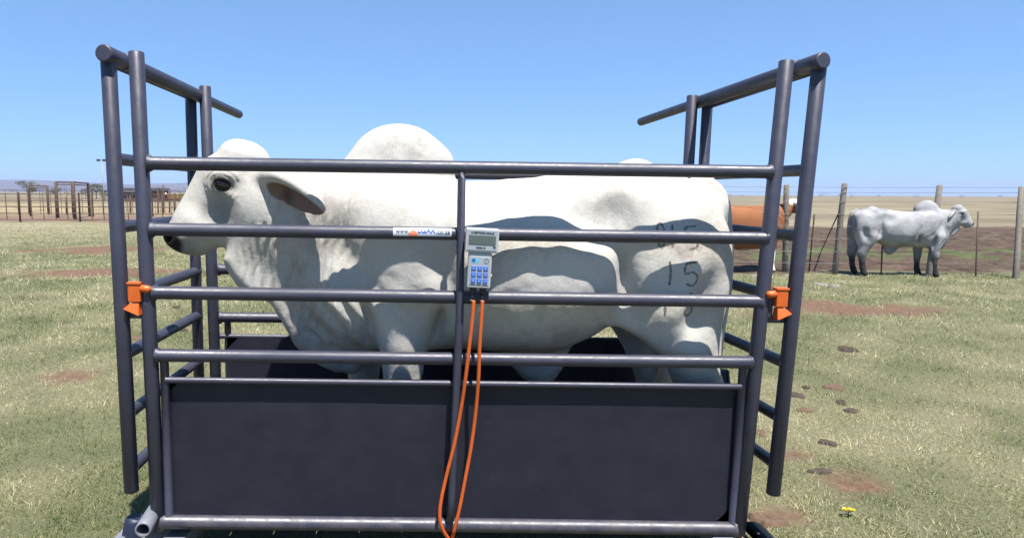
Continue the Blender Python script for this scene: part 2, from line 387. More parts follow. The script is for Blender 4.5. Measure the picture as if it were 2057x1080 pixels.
def fbm(p, seed=0, o=4):
    a, r = .5, 0
    for k in range(o): r = r + a * vnoise(np.asarray(p) * 2 ** k, seed + k); a *= .5
    return r
def normals(me):
    n = np.zeros(len(me.vertices) * 3, F32); me.vertices.foreach_get('normal', n); return n.reshape(-1, 3)
def sstep(a, b, x):
    t = np.clip((x - a) / (b - a), 0, 1); return t * t * (3 - 2 * t)
def blob(V, c, r, soft=.5):
    d = np.sqrt((((V - np.array(c)) / np.array(r)) ** 2).sum(1)); return 1 - sstep(1 - soft, 1 + soft * .3, d)
def stroke(V, pts, w):      # distance of the skin (seen along y) to a drawn stroke
    d = np.full(len(V), 9.); q = V[:, [0, 2]]
    for i in range(len(pts) - 1):
        a = np.array(pts[i]); e = np.array(pts[i + 1]) - a; t = np.clip(((q - a) @ e) / (e @ e), 0, 1)
        d = np.minimum(d, np.sqrt(((q - a - t[:, None] * e) ** 2).sum(1)))
    return 1 - sstep(w * .45, w, d)

YB = .412      # the bull's midline
FLOOR = .235
def bull_field():
    U = []       # (function, blend)
    S = []
    add = lambda f, k=.06: U.append((f, k))
    # barrel: x, top, bottom, half width, height of the widest line
    trunk = loft([(-.66, 1.50, 1.10, .06, 1.30), (-.58, 1.58, .98, .17, 1.28), (-.42, 1.61, .84, .24, 1.25), (-.22, 1.61, .82, .295, 1.22), (0, 1.585, .845, .338, 1.20), (.22, 1.595, .825, .379, 1.205),
                  (.42, 1.62, .83, .381, 1.21), (.58, 1.645, .885, .360, 1.23), (.72, 1.655, .975, .325, 1.26), (.86, 1.655, .99, .315, 1.29), (1.0, 1.635, 1.0, .290, 1.28), (1.09, 1.595, 1.05, .235, 1.28), (1.15, 1.53, 1.12, .155, 1.30), (1.19, 1.45, 1.22, .06, 1.33)], YB, 2.3, 2.05)
    # rump, sacrum, hooks and pins
    add(ell((.795, YB, 1.59), (.105, .09, .112)), .06)
    for s in (-1, 1):
        add(ell((.70, YB + s * .215, 1.50), (.085, .06, .075)), .10)
        add(ell((1.12, YB + s * .095, 1.50), (.06, .05, .06)), .08)
        add(ell((.94, YB + s * .200, 1.24), (.222, .145, .32), roty(.12)), .07)            # thigh
        add(ell((1.035, YB + s * .185, 1.10), (.118, .115, .27), roty(.05)), .06)
        add(ell((.86, YB + s * .205, 1.06), (.11, .08, .17), roty(-.45)), .08)             # stifle
        add(ell((-.29, YB + s * .200, 1.33), (.19, .095, .25), roty(-.30)), .07)            # shoulder blade
        add(ell((-.43, YB + s * .155, 1.10), (.15, .11, .17)), .07)                          # point of shoulder
        add(ell((-.215, YB + s * .185, 1.10), (.13, .085, .15), roty(.5)), .045)
        add(ell((-.165, YB + s * .19, 1.05), (.05, .06, .11), roty(-.5)), .03)              # triceps               # upper arm
        add(ell((-.125, YB + s * .18, 1.00), (.055, .055, .065)), .035)                          # elbow
    # near and far legs
    def fore(x, y, dx=0):
        add(chain([(x - .03, y, 1.06, .125), (x, y, .90, .105), (x + .01, y, .76, .082), (x, y, .665, .078), (x + .005, y, .60, .066), (x, y, .46, .050), (x - .005, y, .37, .058), (x - .03, y, .30, .058)], .03), .05)
        add(cone((x - .02, y - .027, .285), (x - .045, y - .03, .262), .045, .05), .02); add(cone((x - .02, y + .027, .285), (x - .045, y + .03, .262), .045, .05), .02)
    fore(-.235, YB - .185); fore(-.43, YB + .18)
    def hind(x, y):
        add(chain([(x - .10, y, 1.06, .15), (x - .03, y, .92, .128), (x + .02, y, .78, .105), (x + .045, y, .68, .092), (x + .04, y, .60, .072), (x + .025, y, .45, .055), (x + .01, y, .37, .062), (x - .02, y, .30, .06)], .03), .06)
        add(cone((x + .03, y, .84), (x + .10, y, .70), .035, .045), .05)                    # point of hock
        add(cone((x - .01, y - .027, .285), (x - .035, y - .03, .262), .047, .052), .02); add(cone((x - .01, y + .027, .285), (x - .035, y + .03, .262), .047, .052), .02)
    hind(1.02, YB - .20); hind(.95, YB + .19)
    # skin fold of the flank, belly, sheath, scrotum
    for s in (-1, 1): add(sheet([(.60, 1.10), (.66, 1.0), (.715, .975), (.78, .955), (.84, .91), (.90, .86), (1.0, .9), (.95, 1.1)], lambda x, s=s: YB + s * (.235 + 0 * x), .045, .035), .06)
    add(sheet([(.20, .95), (.25, .77), (.32, .70), (.37, .68), (.43, .685), (.50, .75), (.56, .95)], lambda x: YB + 0 * x, .055, .045), .05)
    add(ell((.40, YB, .725), (.075, .05, .055)), .05)
    add(ell((.90, YB - .03, .84), (.055, .06, .16)), .05); add(ell((.92, YB + .05, .83), (.055, .06, .15)), .04)
    add(chain([(1.10, YB, 1.60, .05), (1.185, YB, 1.54, .036), (1.215, YB - .01, 1.42, .032), (1.225, YB - .04, 1.22, .030), (1.205, YB - .07, 1.0, .027), (1.185, YB - .085, .76, .022)], .02), .03)
    # hump
    add(ell((-.258, YB, 1.62), (.232, .118, .213)), .05)
    add(ell((-.10, YB - .005, 1.665), (.085, .08, .075), roty(.6)), .04)
    # neck
    add(chain([(-.40, YB, 1.36, .24), (-.60, YB - .04, 1.42, .205), (-.78, YB - .105, 1.47, .15)], .1, .72), .10)
    add(chain([(-.36, YB, 1.20, .25), (-.58, YB - .04, 1.24, .19), (-.80, YB - .12, 1.36, .11)], .1, .72), .10)
    add(ell((-.52, YB - .01, 1.02), (.17, .15, .22), roty(-.35)), .10)                     # brisket
    ny = lambda x: YB - .15 * sstep(-.35, -.95, x)
    add(sheet([(-.40, 1.25), (-.36, .86), (-.44, .715), (-.53, .73), (-.62, .775), (-.70, .86), (-.745, .96), (-.80, 1.06), (-.88, 1.10), (-.935, 1.16), (-.985, 1.24), (-.93, 1.36), (-.70, 1.4)], ny, .048, .04), .06)
    add(sheet([(-.80, 1.08), (-.87, 1.075), (-.93, 1.135), (-.975, 1.215), (-.90, 1.25)], ny, .02, .018), .03)
    cutb = lambda f, k: S.append((f, k))
    for s in (-1, 1):
        cutb(ell((.56, YB + s * .425, 1.46), (.15, .15, .11), roty(.2)), .10)      # hollow before the hip
        cutb(ell((.68, YB + s * .455, 1.20), (.042, .185, .22), roty(-.12)), .07)     # crease before the thigh
        cutb(ell((-.045, YB + s * .445, 1.18), (.045, .15, .24), roty(-.25)), .08)   # crease behind the shoulder
        cutb(ell((-.50, YB + s * .36, 1.34), (.05, .12, .20), roty(-.5)), .08)     # crease before the shoulder
        cutb(ell((-.365, YB + s * .31, .94), (.028, .13, .16), roty(-.12)), .05)    # between chest and fore leg
        cutb(ell((-.080, YB + s * .31, .95), (.030, .14, .13), roty(.15)), .05)     # behind the elbow
        cutb(ell((-.30, YB + s * .385, 1.10), (.16, .09, .022), roty(.62)), .05)    # below the shoulder blade
        cutb(ell((1.0, YB + s * .41, 1.10), (.06, .13, .16), roty(.3)), .08)
    return trunk, U, S
HY = .29       # midline of the head
def head_field():
    U = []; S = []; add = lambda f, k=.04: U.append((f, k)); cut = lambda f, k=.02: S.append((f, k))
    add(ell((-0.927, 0.290, 1.602), (.115, .105, .115), roty(.3)), .05)             # cranium
    add(ell((-0.901, 0.290, 1.681), (.085, .085, .055), roty(.35)), .05)             # forehead
    add(ell((-0.856, 0.290, 1.666), (.05, .075, .045), roty(.5)), .04)             # poll
    add(cone((-0.986, 0.290, 1.552), (-1.104, 0.285, 1.383), .100, .074, .92), .05)         # face
    add(cone((-1.030, 0.290, 1.607), (-1.149, 0.285, 1.407), .055, .045, 1.1), .04)         # nasal bridge
    add(ell((-1.075, 0.285, 1.383), (.095, .094, .058), roty(.62)), .05)            # upper jaw, wider than the bridge of the nose
    add(ell((-1.142, 0.285, 1.338), (.072, .080, .060), roty(-.6)), .05)            # muzzle
    add(ell((-1.192, 0.285, 1.335), (.042, .066, .052), roty(-.5)), .03)            # nose pad
    add(ell((-1.123, 0.285, 1.296), (.062, .060, .038), roty(.1)), .03)             # lower lip
    add(cone((-0.885, 0.290, 1.428), (-1.083, 0.285, 1.320), .075, .046, .9), .05)          # jaw
    sd = lambda p, s: (p[0], HY + s * (HY - p[1]), p[2])           # the same spot on the near (-1) or far (+1) side
    for s in (-1, 1):
        add(ell(sd((-0.857, 0.235, 1.492), s), (.085, .05, .095), roty(.4)), .05)     # cheek
        add(ell(sd((-0.968, 0.205, 1.571), s), (.055, .034, .040), roty(-.3)), .04)   # eye socket
        add(ell(sd((-0.953, 0.196, 1.599), s), (.054, .026, .015), roty(.10)), .03)    # brow
        add(ell(sd((-0.964, 0.196, 1.519), s), (.044, .018, .010), roty(.30)), .03)    # lower lid
        cut(ell(sd((-0.958, 0.158, 1.552), s), (.039, .032, .021), roty(.28)), .009)
        cut(ell(sd((-1.192, 0.235, 1.330), s), (.017, .022, .012), roty(-.9)), .014)
        cut(ell(sd((-1.013, 0.160, 1.438), s), (.065, .035, .03), roty(-.9)), .05)
        cut(ell(sd((-0.782, 0.150, 1.458), s), (.014, .04, .11), roty(.10)), .04)        # edge of the jaw
    cut(cone((-1.168, 0.205, 1.293), (-1.062, 0.205, 1.307), .006, .006), .012)
    cut(cone((-1.228, 0.365, 1.280), (-1.116, 0.365, 1.294), .006, .006), .012)
    return U, S
def ear_parts(s):
    # leaf shaped shell hanging back and down, its hollow turned outwards and down; s = -1 is the near ear
    base = np.array((-0.806, 0.200, 1.598)); base[1] = HY + s * .088
    tip = np.array((-0.541, 0.090, 1.461)) if s < 0 else np.array([base[0] + .17, base[1] + .20, base[2] - .13])
    d = tip - base; L = np.linalg.norm(d); d = d / L
    out = np.array([-.10, s * .74, -.66])
    w = np.cross(d, out); w /= np.linalg.norm(w); n = np.cross(w, d)
    if np.dot(n, out) < 0: n = -n
    if w[2] < 0: w = -w                                                       # w points to the upper rim
    R = np.stack([d, w, n], 1)
    mid = base + d * L * .52
    outer = ell(mid, (L * .51, .074, .052), R); inner = ell(mid + n * .044 + d * .034 - w * .014, (L * .455, .056, .054), R)
    front = ell(mid + n * .075, (L * .8, .12, .055), R)                            # trims the front of the shell flat
    root = cone(base + np.array([-.03, -s * .05, -.005]), base + d * .055 - n * .012, .046, .034)
    return outer, inner, root, front
def make_bull_surface(h):
    trunk, U, S = bull_field(); HU, HS = head_field(); ears = [ear_parts(-1), ear_parts(1)]
    def field(p):
        d = trunk(p); bx = box_(p)
        for f, k in U:
            if near(f, bx): d = smin(d, f(p), k)
        for f, k in S:
            if near(f, bx, .1): d = smax(d, -f(p), k)
        m = p[:, 0] < -.5
        if m.any():
            q = p[m]; hd = HU[0][0](q)
            for f, k in HU[1:]: hd = smin(hd, f(q), k)
            for f, k in HS: hd = smax(hd, -f(q), k)
            dd = smin(d[m], hd, .06)
            for o, i, r, fr in ears:
                sh = smax(o(q), -fr(q), .02); sh = smin(sh, r(q), .035); sh = smax(sh, -i(q), .012); dd = smin(dd, sh, .02)
            d[m] = dd
        return d
    V, Q = surface(field, (-1.34, -.02, .215), (1.33, .86, 1.88), h)
    V = relax(V, Q, np.where(V[:, 0] > -.78, .6, .25), 3)
    V = relax(V, Q, .65 * sstep(1.12, .95, V[:, 2]) * sstep(-.80, -.45, V[:, 0]), 14)
    inn = np.minimum(np.abs(ears[0][1](V.astype(F32))), np.abs(ears[1][1](V.astype(F32))))
    return V, Q, inn

# ---------------------------------------------------------------- ground
def patch_at(P):        # the same patches drive soil and blades: green flushes and straw
    Q = np.stack([P[:, 0], P[:, 1], 0 * P[:, 0]], 1); return .30 * fbm(Q * .6, 41, 4) + .70 * fbm(Q * 2.2, 43, 4)
REDS = [((5.288, 6.137), 1.75, .80), ((1.570, 0.431), .24, .15), ((2.153, 0.809), .22, .16), ((-6.440, 10.351), 1.9, .8), ((-3.141, 3.060), .40, .24), ((-1.497, 0.849), .22, .14), ((-8.838, 15.855), 3.0, 1.2), ((1.994, 1.237), .18, .14)]
def red_at(P):          # bare red earth
    Q = np.stack([P[:, 0], P[:, 1], 0 * P[:, 0]], 1); wob = (fbm(Q * 2.6, 12, 4) - .45) * 1.5; r = np.zeros(len(P))
    for (cx, cy), rx, ry in REDS: r = np.maximum(r, sstep(1.05, .45, np.hypot((P[:, 0] - cx) / rx, (P[:, 1] - cy) / ry) + wob))
    return r
def ground_mat():
    m, nt, bs = mat('dry_pasture'); pos = node(nt, 'ShaderNodeNewGeometry').outputs['Position']
    at = node(nt, 'ShaderNodeAttribute', attribute_name='field'); sp = node(nt, 'ShaderNodeSeparateColor'); nt.links.new(at.outputs['Color'], sp.inputs[0]); n = sp.outputs[0]
    fine = noise(nt, 38, 6, .7, pos, '2D')
    turf = ramp(nt, n, [(.30, (.128, .136, .068)), (.46, (.166, .164, .090)), (.62, (.212, .198, .116))])
    turf = mix(nt, ramp(nt, noise(nt, 110, 4, .7, pos, '2D'), [(.35, g(.75)), (.60, g(0))]), turf, (.060, .055, .032))
    turf = mix(nt, ramp(nt, fine, [(.30, g(.7)), (.56, g(0))]), turf, (0.080, 0.066, 0.037))
    far = ramp(nt, noise(nt, .16, 6, .6, pos, '2D'), [(.35, (0.163, 0.154, 0.094)), (.65, (0.226, 0.198, 0.126))])
    sx = node(nt, 'ShaderNodeSeparateXYZ'); nt.links.new(pos, sx.inputs[0]); X, Y = sx.outputs[0], sx.outputs[1]
    # wobbling field edges
    wob = mth(nt, 'MULTIPLY', mth(nt, 'SUBTRACT', noise(nt, .35, 4, .6, pos, '2D'), .5), 3.0)
    Yw = mth(nt, 'ADD', Y, wob); Xw = mth(nt, 'ADD', X, wob)
    def step(v, e, w): 
        r = node(nt, 'ShaderNodeMapRange'); r.inputs[1].default_value = e; r.inputs[2].default_value = e + w; nt.links.new(v, r.inputs[0]); return r.outputs[0]
    inv = lambda v: mth(nt, 'SUBTRACT', 1.0, v)
    right = step(Xw, -2.0, 1.0)
    mud = mth(nt, 'MULTIPLY', mth(nt, 'MULTIPLY', right, step(Yw, 10.4, .5)), inv(step(Yw, 29, 2)))
    cl = noise(nt, 1.6, 7, .72, pos, '2D')
    mudc = ramp(nt, cl, [(.3, (0.045, 0.031, 0.023)), (.5, (0.085, 0.058, 0.042)), (.7, (0.135, 0.098, 0.071))])
    green = mth(nt, 'MULTIPLY', mth(nt, 'MULTIPLY', step(Yw, 12.6, .8), inv(step(Yw, 15.5, 1.5))), ramp(nt, noise(nt, .9, 5, .6, pos, '2D'), [(.42, g(0)), (.58, g(1))]))
    mudc = mix(nt, mth(nt, 'MULTIPLY', green, .75), mudc, (0.085, 0.118, 0.041))
    veld = mth(nt, 'MULTIPLY', right, step(Yw, 29, 2))
    veldc = ramp(nt, noise(nt, .06, 7, .65, pos, '2D'), [(.32, (0.112, 0.096, 0.063)), (.5, (0.164, 0.137, 0.090)), (.7, (0.208, 0.178, 0.118))])
    left = inv(right)
    pen = mth(nt, 'MULTIPLY', left, step(Yw, 31.5, 1.5)); penc = ramp(nt, noise(nt, .5, 6, .65, pos, '2D'), [(.3, (0.096, 0.063, 0.046)), (.7, (0.200, 0.137, 0.100))])
    straw = mth(nt, 'MULTIPLY', mth(nt, 'MULTIPLY', left, step(Yw, 41, 3)), inv(step(Yw, 88, 6))); strawc = ramp(nt, noise(nt, .7, 7, .7, pos, '2D'), [(.32, (.12, .082, .056)), (.48, (.205, .16, .098)), (.66, (.335, .275, .155))])
    c = mix(nt, step(Y, 16, 10), turf, far)
    c = mix(nt, pen, c, penc); c = mix(nt, mth(nt, 'MULTIPLY', left, step(Yw, 88, 6)), c, veldc); c = mix(nt, straw, c, strawc); c = mix(nt, mud, c, mudc); c = mix(nt, veld, c, veldc)
    red = mth(nt, 'MULTIPLY', mth(nt, 'MULTIPLY', sp.outputs[1], .85), inv(mud))
    soil = ramp(nt, noise(nt, 14, 7, .75, pos, '2D'), [(.3, (.070, .036, .024)), (.52, (.135, .072, .050)), (.75, (.205, .130, .095))])
    c = mix(nt, red, c, soil)
    nt.links.new(c, bs.inputs['Base Color']); bs.inputs['Roughness'].default_value = .95; bs.inputs['Specular IOR Level'].default_value = .15
    h = mth(nt, 'ADD', mth(nt, 'MULTIPLY', fine, .35), mth(nt, 'MULTIPLY', mth(nt, 'MULTIPLY', cl, mud), 6.0)); bump(nt, bs, h, .9, .035)
    return m
def ground_z(x, y):
    P = np.stack([np.atleast_1d(x), np.atleast_1d(y), 0 * np.atleast_1d(x)], 1).astype(float)
    fade = sstep(40, 20, np.abs(P[:, 0])) * sstep(45, 32, P[:, 1]) * sstep(-3, 0, P[:, 1])
    z = (fbm(P * .55, 3, 4) - .47) * .16 * sstep(4, 12, np.hypot(P[:, 0], P[:, 1])) + (fbm(P * 2.1, 5, 3) - .44) * .035
    clod = sstep(10.5, 11.5, P[:, 1]) * sstep(30, 24, P[:, 1]) * sstep(-3, 0, P[:, 0]); z += clod * (fbm(P * 1.7, 9, 4) - .45) * .30
    return z * fade - .012
def ground_sheet():
    # one sheet to the horizon: fine near the crate, coarse far away
    a = [-9000, -3000, -1000, -400, -150, -80, -50]; xs = a + list(np.linspace(-36, -12.4, 60)) + list(np.linspace(-12, 14, 174)) + list(np.linspace(14.4, 36, 54)) + [-v for v in a[::-1]]; ys = [-60, -20, -6] + list(np.linspace(-3, 14, 114)) + list(np.linspace(14.3, 45, 100)) + [60, 90, 150, 300, 700, 1500, 3000, 5000, 9000]
    X, Y = np.meshgrid(xs, ys, indexing='ij'); P = np.stack([X.ravel(), Y.ravel(), 0 * X.ravel()], 1)
    P[:, 2] = ground_z(P[:, 0], P[:, 1])
    nx, ny = len(xs), len(ys); i = np.arange(nx * ny).reshape(nx, ny)
    Q = np.stack([i[:-1, :-1].ravel(), i[1:, :-1].ravel(), i[1:, 1:].ravel(), i[:-1, 1:].ravel()], 1)
    return P, Q
gp, gq = ground_sheet(); gm = np_mesh('ground', gp, gq); gm.attributes.new('field', 'FLOAT_COLOR', 'POINT').data.foreach_set('color', np.stack([patch_at(gp), red_at(gp), 0 * gp[:, 0], 0 * gp[:, 0]], 1).astype(F32).ravel()); gm.materials.append(ground_mat())
ground = bpy.data.objects.new('ground', gm); COL.objects.link(ground); props(ground, kind='structure')

def grass_mat():
    m, nt, bs = mat('short_dry_grass'); at = node(nt, 'ShaderNodeAttribute', attribute_name='shade'); c = at.outputs['Color']
    nt.links.new(c, bs.inputs['Base Color']); bs.inputs['Roughness'].default_value = .75; bs.inputs['Specular IOR Level'].default_value = .2
    tr = node(nt, 'ShaderNodeBsdfTranslucent'); nt.links.new(c, tr.inputs[0]); mx = node(nt, 'ShaderNodeMixShader'); mx.inputs[0].default_value = .42
    nt.links.new(bs.outputs[0], mx.inputs[1]); nt.links.new(tr.outputs[0], mx.inputs[2]); nt.links.new(mx.outputs[0], nt.nodes['Material Output'].inputs[0])
    return m
def blades(N, seed, d0=2.4, d1=34, a0=-.72, a1=.82):
    rs = np.random.RandomState(seed)
    # evenly over what one can see: distance 1.5 to 30 m, more blades close by
    d = d0 * (d1 / d0) ** (rs.rand(N) ** .95); ang = rs.uniform(a0, a1, N)
    x = -.1 + d * np.sin(ang) / np.cos(ang) * 1.0; y = -2.58 + d
    red = red_at(np.stack([x, y], 1))
    P2 = np.stack([x, y, 0 * x], 1); clump = fbm(P2 * 5.5, 11, 3)
    keep = (rs.rand(N) > red * .93) & (rs.rand(N) < .35 + 1.6 * sstep(.30, .62, clump)) & ~((x > -2.5) & (y > 10.2 + .8 * (fbm(P2 * .5, 2, 2) - .4))) & (y < 30.5)
    keep &= ~((np.abs(x) < 1.1) & (y < .78) & (y > .04))
    x, y, d = x[keep], y[keep], d[keep]; n = len(x); z = ground_z(x, y) - .003
    size = np.clip(d / 6, .8, 3.0); L = rs.uniform(.02, .055, n) * np.clip(size, .8, 1.5) * (.7 + .8 * rs.rand(n) ** 3); wd = rs.uniform(.0018, .0042, n) * size
    a = rs.uniform(0, 2 * math.pi, n); lean = rs.uniform(.35, 1.5, n); dx, dy = np.cos(a), np.sin(a); b = rs.uniform(0, 2 * math.pi, n); wx, wy = np.cos(b) * wd, np.sin(b) * wd
    V = np.empty((n, 3, 3)); V[:, 0] = np.stack([x - wx, y - wy, z], 1); V[:, 1] = np.stack([x + wx, y + wy, z], 1)
    V[:, 2] = np.stack([x + dx * L * np.sin(lean), y + dy * L * np.sin(lean), z + L * np.cos(lean) + .004], 1)
    k = .485 + (patch_at(np.stack([x, y], 1)) - .47) * .55 + (rs.rand(n) - .5) * .27
    stops = [.30, .40, .48, .58, .70]; cols = np.array([(.062, .098, .034), (.135, .165, .066), (.245, .250, .125), (.39, .365, .215), (.58, .54, .36)])
    col = np.stack([np.interp(k, stops, cols[:, j]) for j in range(3)], 1); col *= 1.30; dry = (rs.rand(n) < .16 * sstep(.42, .58, fbm(np.stack([x, y, 0 * x], 1) * 1.4, 51, 3)))[:, None]; col = np.where(dry, np.array([.56, .51, .35]), col); br = (rs.rand(n) < .10)[:, None]; col = np.where(br, col * .5 + np.array([.16, .105, .06]) * .5, col)
    sh = np.concatenate([col, np.ones((n, 1))], 1)
    return V.reshape(-1, 3), np.arange(n * 3).reshape(n, 3), np.repeat(sh, 3, 0)
parts_ = [blades(GRASS_N, 5), blades(GRASS_N // 4, 6, .5, 13, -1.22, -.70), blades(GRASS_N // 4, 7, .5, 13, .78, 1.22), blades(GRASS_N // 8, 8, .35, 2.9, -.9, .9)]     # what one sees first, then thinner to both sides and before the crate
off_ = np.cumsum([0] + [len(p[0]) for p in parts_[:-1]]); gv = np.concatenate([p[0] for p in parts_]); gt = np.concatenate([p[1] + o for p, o in zip(parts_, off_)]); gc = np.concatenate([p[2] for p in parts_]); gmesh = np_mesh('grass', gv, gt)
ca = gmesh.attributes.new('shade', 'FLOAT_COLOR', 'POINT'); ca.data.foreach_set('color', gc.astype(F32).ravel()); gmesh.polygons.foreach_set('use_smooth', np.zeros(len(gmesh.polygons), bool))
gmesh.materials.append(grass_mat()); grass = bpy.data.objects.new('grass', gmesh); COL.objects.link(grass)
props(grass, 'short worn straw and green grass covering the ground round the crate', 'grass', kind='stuff')

# ---------------------------------------------------------------- far hills
def hills(name, pts, depth, mt):
    n = len(pts); V = []; Q = []
    xs = np.linspace(pts[0][0], pts[-1][0], 120); zs = np.interp(xs, [p[0] for p in pts], [p[1] for p in pts])
    zs = zs + (fbm(np.stack([xs * .004, 0 * xs, 0 * xs], 1), 4, 4) - .47) * 30 * (zs > 3)
    for x, z in zip(xs, zs):
        for t in np.linspace(0, 1, 9):
            V.append((x * (1 + .0 * t), depth + t * 2600, max(z, 0) * math.sin(math.pi * t) ** .8 - 3))
    i = np.arange(120 * 9).reshape(120, 9); Q = np.stack([i[:-1, :-1].ravel(), i[1:, :-1].ravel(), i[1:, 1:].ravel(), i[:-1, 1:].ravel()], 1)
    me = np_mesh(name, np.array(V), Q); me.materials.append(mt); o = bpy.data.objects.new(name, me); COL.objects.link(o); props(o, kind='structure'); return o
MT['hill'] = simple('dry_hill_scrub', (.075, .068, .052), .95, 0, .3, .004)
hills('hills', [(-7200, 20), (-5200, 60), (-4400, 95), (-3700, 105), (-3000, 95), (-2650, 70), (-2300, 92), (-1900, 98), (-1500, 70), (-900, 30), (-300, 8), (300, 0)], 4800, MT['hill'])

# ---------------------------------------------------------------- the air between here and the hills
hz = bpy.data.materials.new('dry_haze'); hz.use_nodes = True; hz.node_tree.nodes.remove(hz.node_tree.nodes['Principled BSDF'])
pv = hz.node_tree.nodes.new('ShaderNodeVolumePrincipled'); pv.inputs['Color'].default_value = (.56, .64, .98, 1); pv.inputs['Density'].default_value = HAZE; pv.inputs['Anisotropy'].default_value = .1
hz.node_tree.links.new(pv.outputs[0], hz.node_tree.nodes['Material Output'].inputs['Volume'])
if HAZE:
    hbm = BX((-9500, -200, -8), (9500, 9500, 190)); hme = bpy.data.meshes.new('haze'); hbm.to_mesh(hme); hbm.free(); hme.materials.append(hz); ho = bpy.data.objects.new('haze', hme); COL.objects.link(ho); props(ho, 'thin dry blue haze lying over the plain and hills', 'haze', kind='stuff')

# ---------------------------------------------------------------- trees and bushes
ORD = ['first', 'second', 'third', 'fourth', 'fifth', 'sixth', 'seventh', 'eighth', 'ninth', 'tenth']
def leaf_mat(name, a, b):
    m, nt, bs = mat(name); at = node(nt, 'ShaderNodeAttribute', attribute_name='shade'); sp = node(nt, 'ShaderNodeSeparateColor'); nt.links.new(at.outputs['Color'], sp.inputs[0])
    nt.links.new(mix(nt, sp.outputs[0], a, b), bs.inputs['Base Color']); bs.inputs['Roughness'].default_value = .8; return m
MT['leaf_grey'] = leaf_mat('grey_green_leaves', (.055, .068, .04), (.13, .135, .085)); MT['leaf_dark'] = leaf_mat('dark_leaves', (.028, .036, .02), (.07, .08, .045)); MT['leaf_yellow'] = leaf_mat('yellow_green_leaves', (.13, .135, .03), (.28, .25, .06))
MT['bark'] = simple('grey_bark', (.10, .085, .07), .9, 0, .3, 3)
def tree(x, y, h, w, leaf, label, cat='tree', name='tree', group=None, seed=1, nl=900, trunk=.35):
    rs = np.random.RandomState(seed); t = thing(name, (x, y, 0), label, cat, group)
    bm = bmesh.new(); tube(bm, [(x, y, -.1), (x + .03 * w, y, h * trunk), (x - .04 * w, y, h * .7)], [h * .028, h * .02, h * .01], 8)
    for k in range(5):
        a = rs.uniform(0, 6.28); z0 = h * rs.uniform(.18, .5); tube(bm, [(x, y, z0), (x + math.cos(a) * w * .22, y + math.sin(a) * w * .22, z0 + h * .16), (x + math.cos(a) * w * .36, y + math.sin(a) * w * .36, z0 + h * .3)], [h * .013, h * .01, h * .005], 6)
    part('trunk', bm, 'bark', t)
    cl = [(rs.normal(0, .22) * w, rs.normal(0, .22) * w, h * rs.uniform(trunk, .92), rs.uniform(.12, .26)) for _ in range(14)]
    P = []
    for _ in range(nl):
        c = cl[rs.randint(14)]; v = rs.normal(size=3); v /= np.linalg.norm(v); r = rs.rand() ** .4 * c[3]
        P.append((c[0] + v[0] * r * w, c[1] + v[1] * r * w, max(.03 * h, min(c[2] + v[2] * r * h * .7, h))))
    P = np.array(P) + (x, y, 0); s = rs.uniform(.018, .045, nl) * h; a = rs.normal(size=(nl, 3)); a /= np.linalg.norm(a, axis=1)[:, None]; b = np.cross(a, rs.normal(size=(nl, 3))); b /= np.linalg.norm(b, axis=1)[:, None]
    V = np.stack([P - a * s[:, None], P + b * s[:, None] * .7, P + a * s[:, None], P - b * s[:, None] * .7], 1).reshape(-1, 3)
    me = np_mesh('crown', V, np.arange(nl * 4).reshape(nl, 4)); sh = np.repeat(np.stack([rs.rand(nl)] * 3 + [np.ones(nl)], 1), 4, 0)
    me.attributes.new('shade', 'FLOAT_COLOR', 'POINT').data.foreach_set('color', sh.astype(F32).ravel()); part('crown', me, leaf, t); return t
def far(u_depth_xy, h, w, leaf, label, **k): x, y = u_depth_xy; return tree(x, y, h, w, leaf, label, **k)
for i, ((x, y, z), h, w, lf, lb) in enumerate([
        ((-74.159, 150.000, 0.832), 3.6, 3.6, 'leaf_grey', 'grey green tree left of the light pole before the hills'),
        ((-86.443, 170.000, 0.728), 2.6, 3.4, 'leaf_grey', 'low grey tree seen through the tall pipe frame'),
        ((-57.944, 120.000, 0.889), 1.9, 2.4, 'leaf_dark', 'dark bush at the foot of the light pole'),
        ((-111.714, 190.000, 0.842), 4.6, 5.5, 'leaf_grey', 'broad grey tree behind the cattle pen at far left'),
        ((-28.393, 75.000, 0.994), 1.5, 1.9, 'leaf_yellow', 'yellow green bush beside the distant brown cow'),
        ((-115.797, 210.000, 0.652), 3.2, 5.0, 'leaf_dark', 'dark low tree behind the pen, left of the tall pipe frame')]):
    tree(x, y, h, w, lf, lb, seed=20 + i, name='bush' if 'bush' in lb else 'tree', cat='bush' if 'bush' in lb else 'tree')
for i, (u, (x, y, z), h, w) in enumerate([(1452, (231.269, 520.000, 1.731), 2.4, 4.5), (1466, (254.997, 560.000, 1.773), 2.6, 7), (1491, (303.585, 640.000, 1.383), 2.2, 5), (1650, (310.793, 520.000, 1.310), 3.2, 8.5), (1688, (351.125, 560.000, 1.368), 3.4, 9), (1712, (310.179, 480.000, 1.068), 2.4, 6.5), (1765, (480.549, 700.000, 0.987), 3.2, 8), (1840, (447.363, 600.000, 1.223), 2.8, 6), (1930, (424.828, 520.000, 1.034), 3.0, 9), (2010, (571.630, 650.000, 1.094), 3.4, 7)]):
    tree(x, y, h, w, 'leaf_dark', 'tiny dark bush on the right skyline, %s from the left' % ORD[i], 'bush', 'bush', 'bushes on the right skyline', 60 + i, 260, .2)
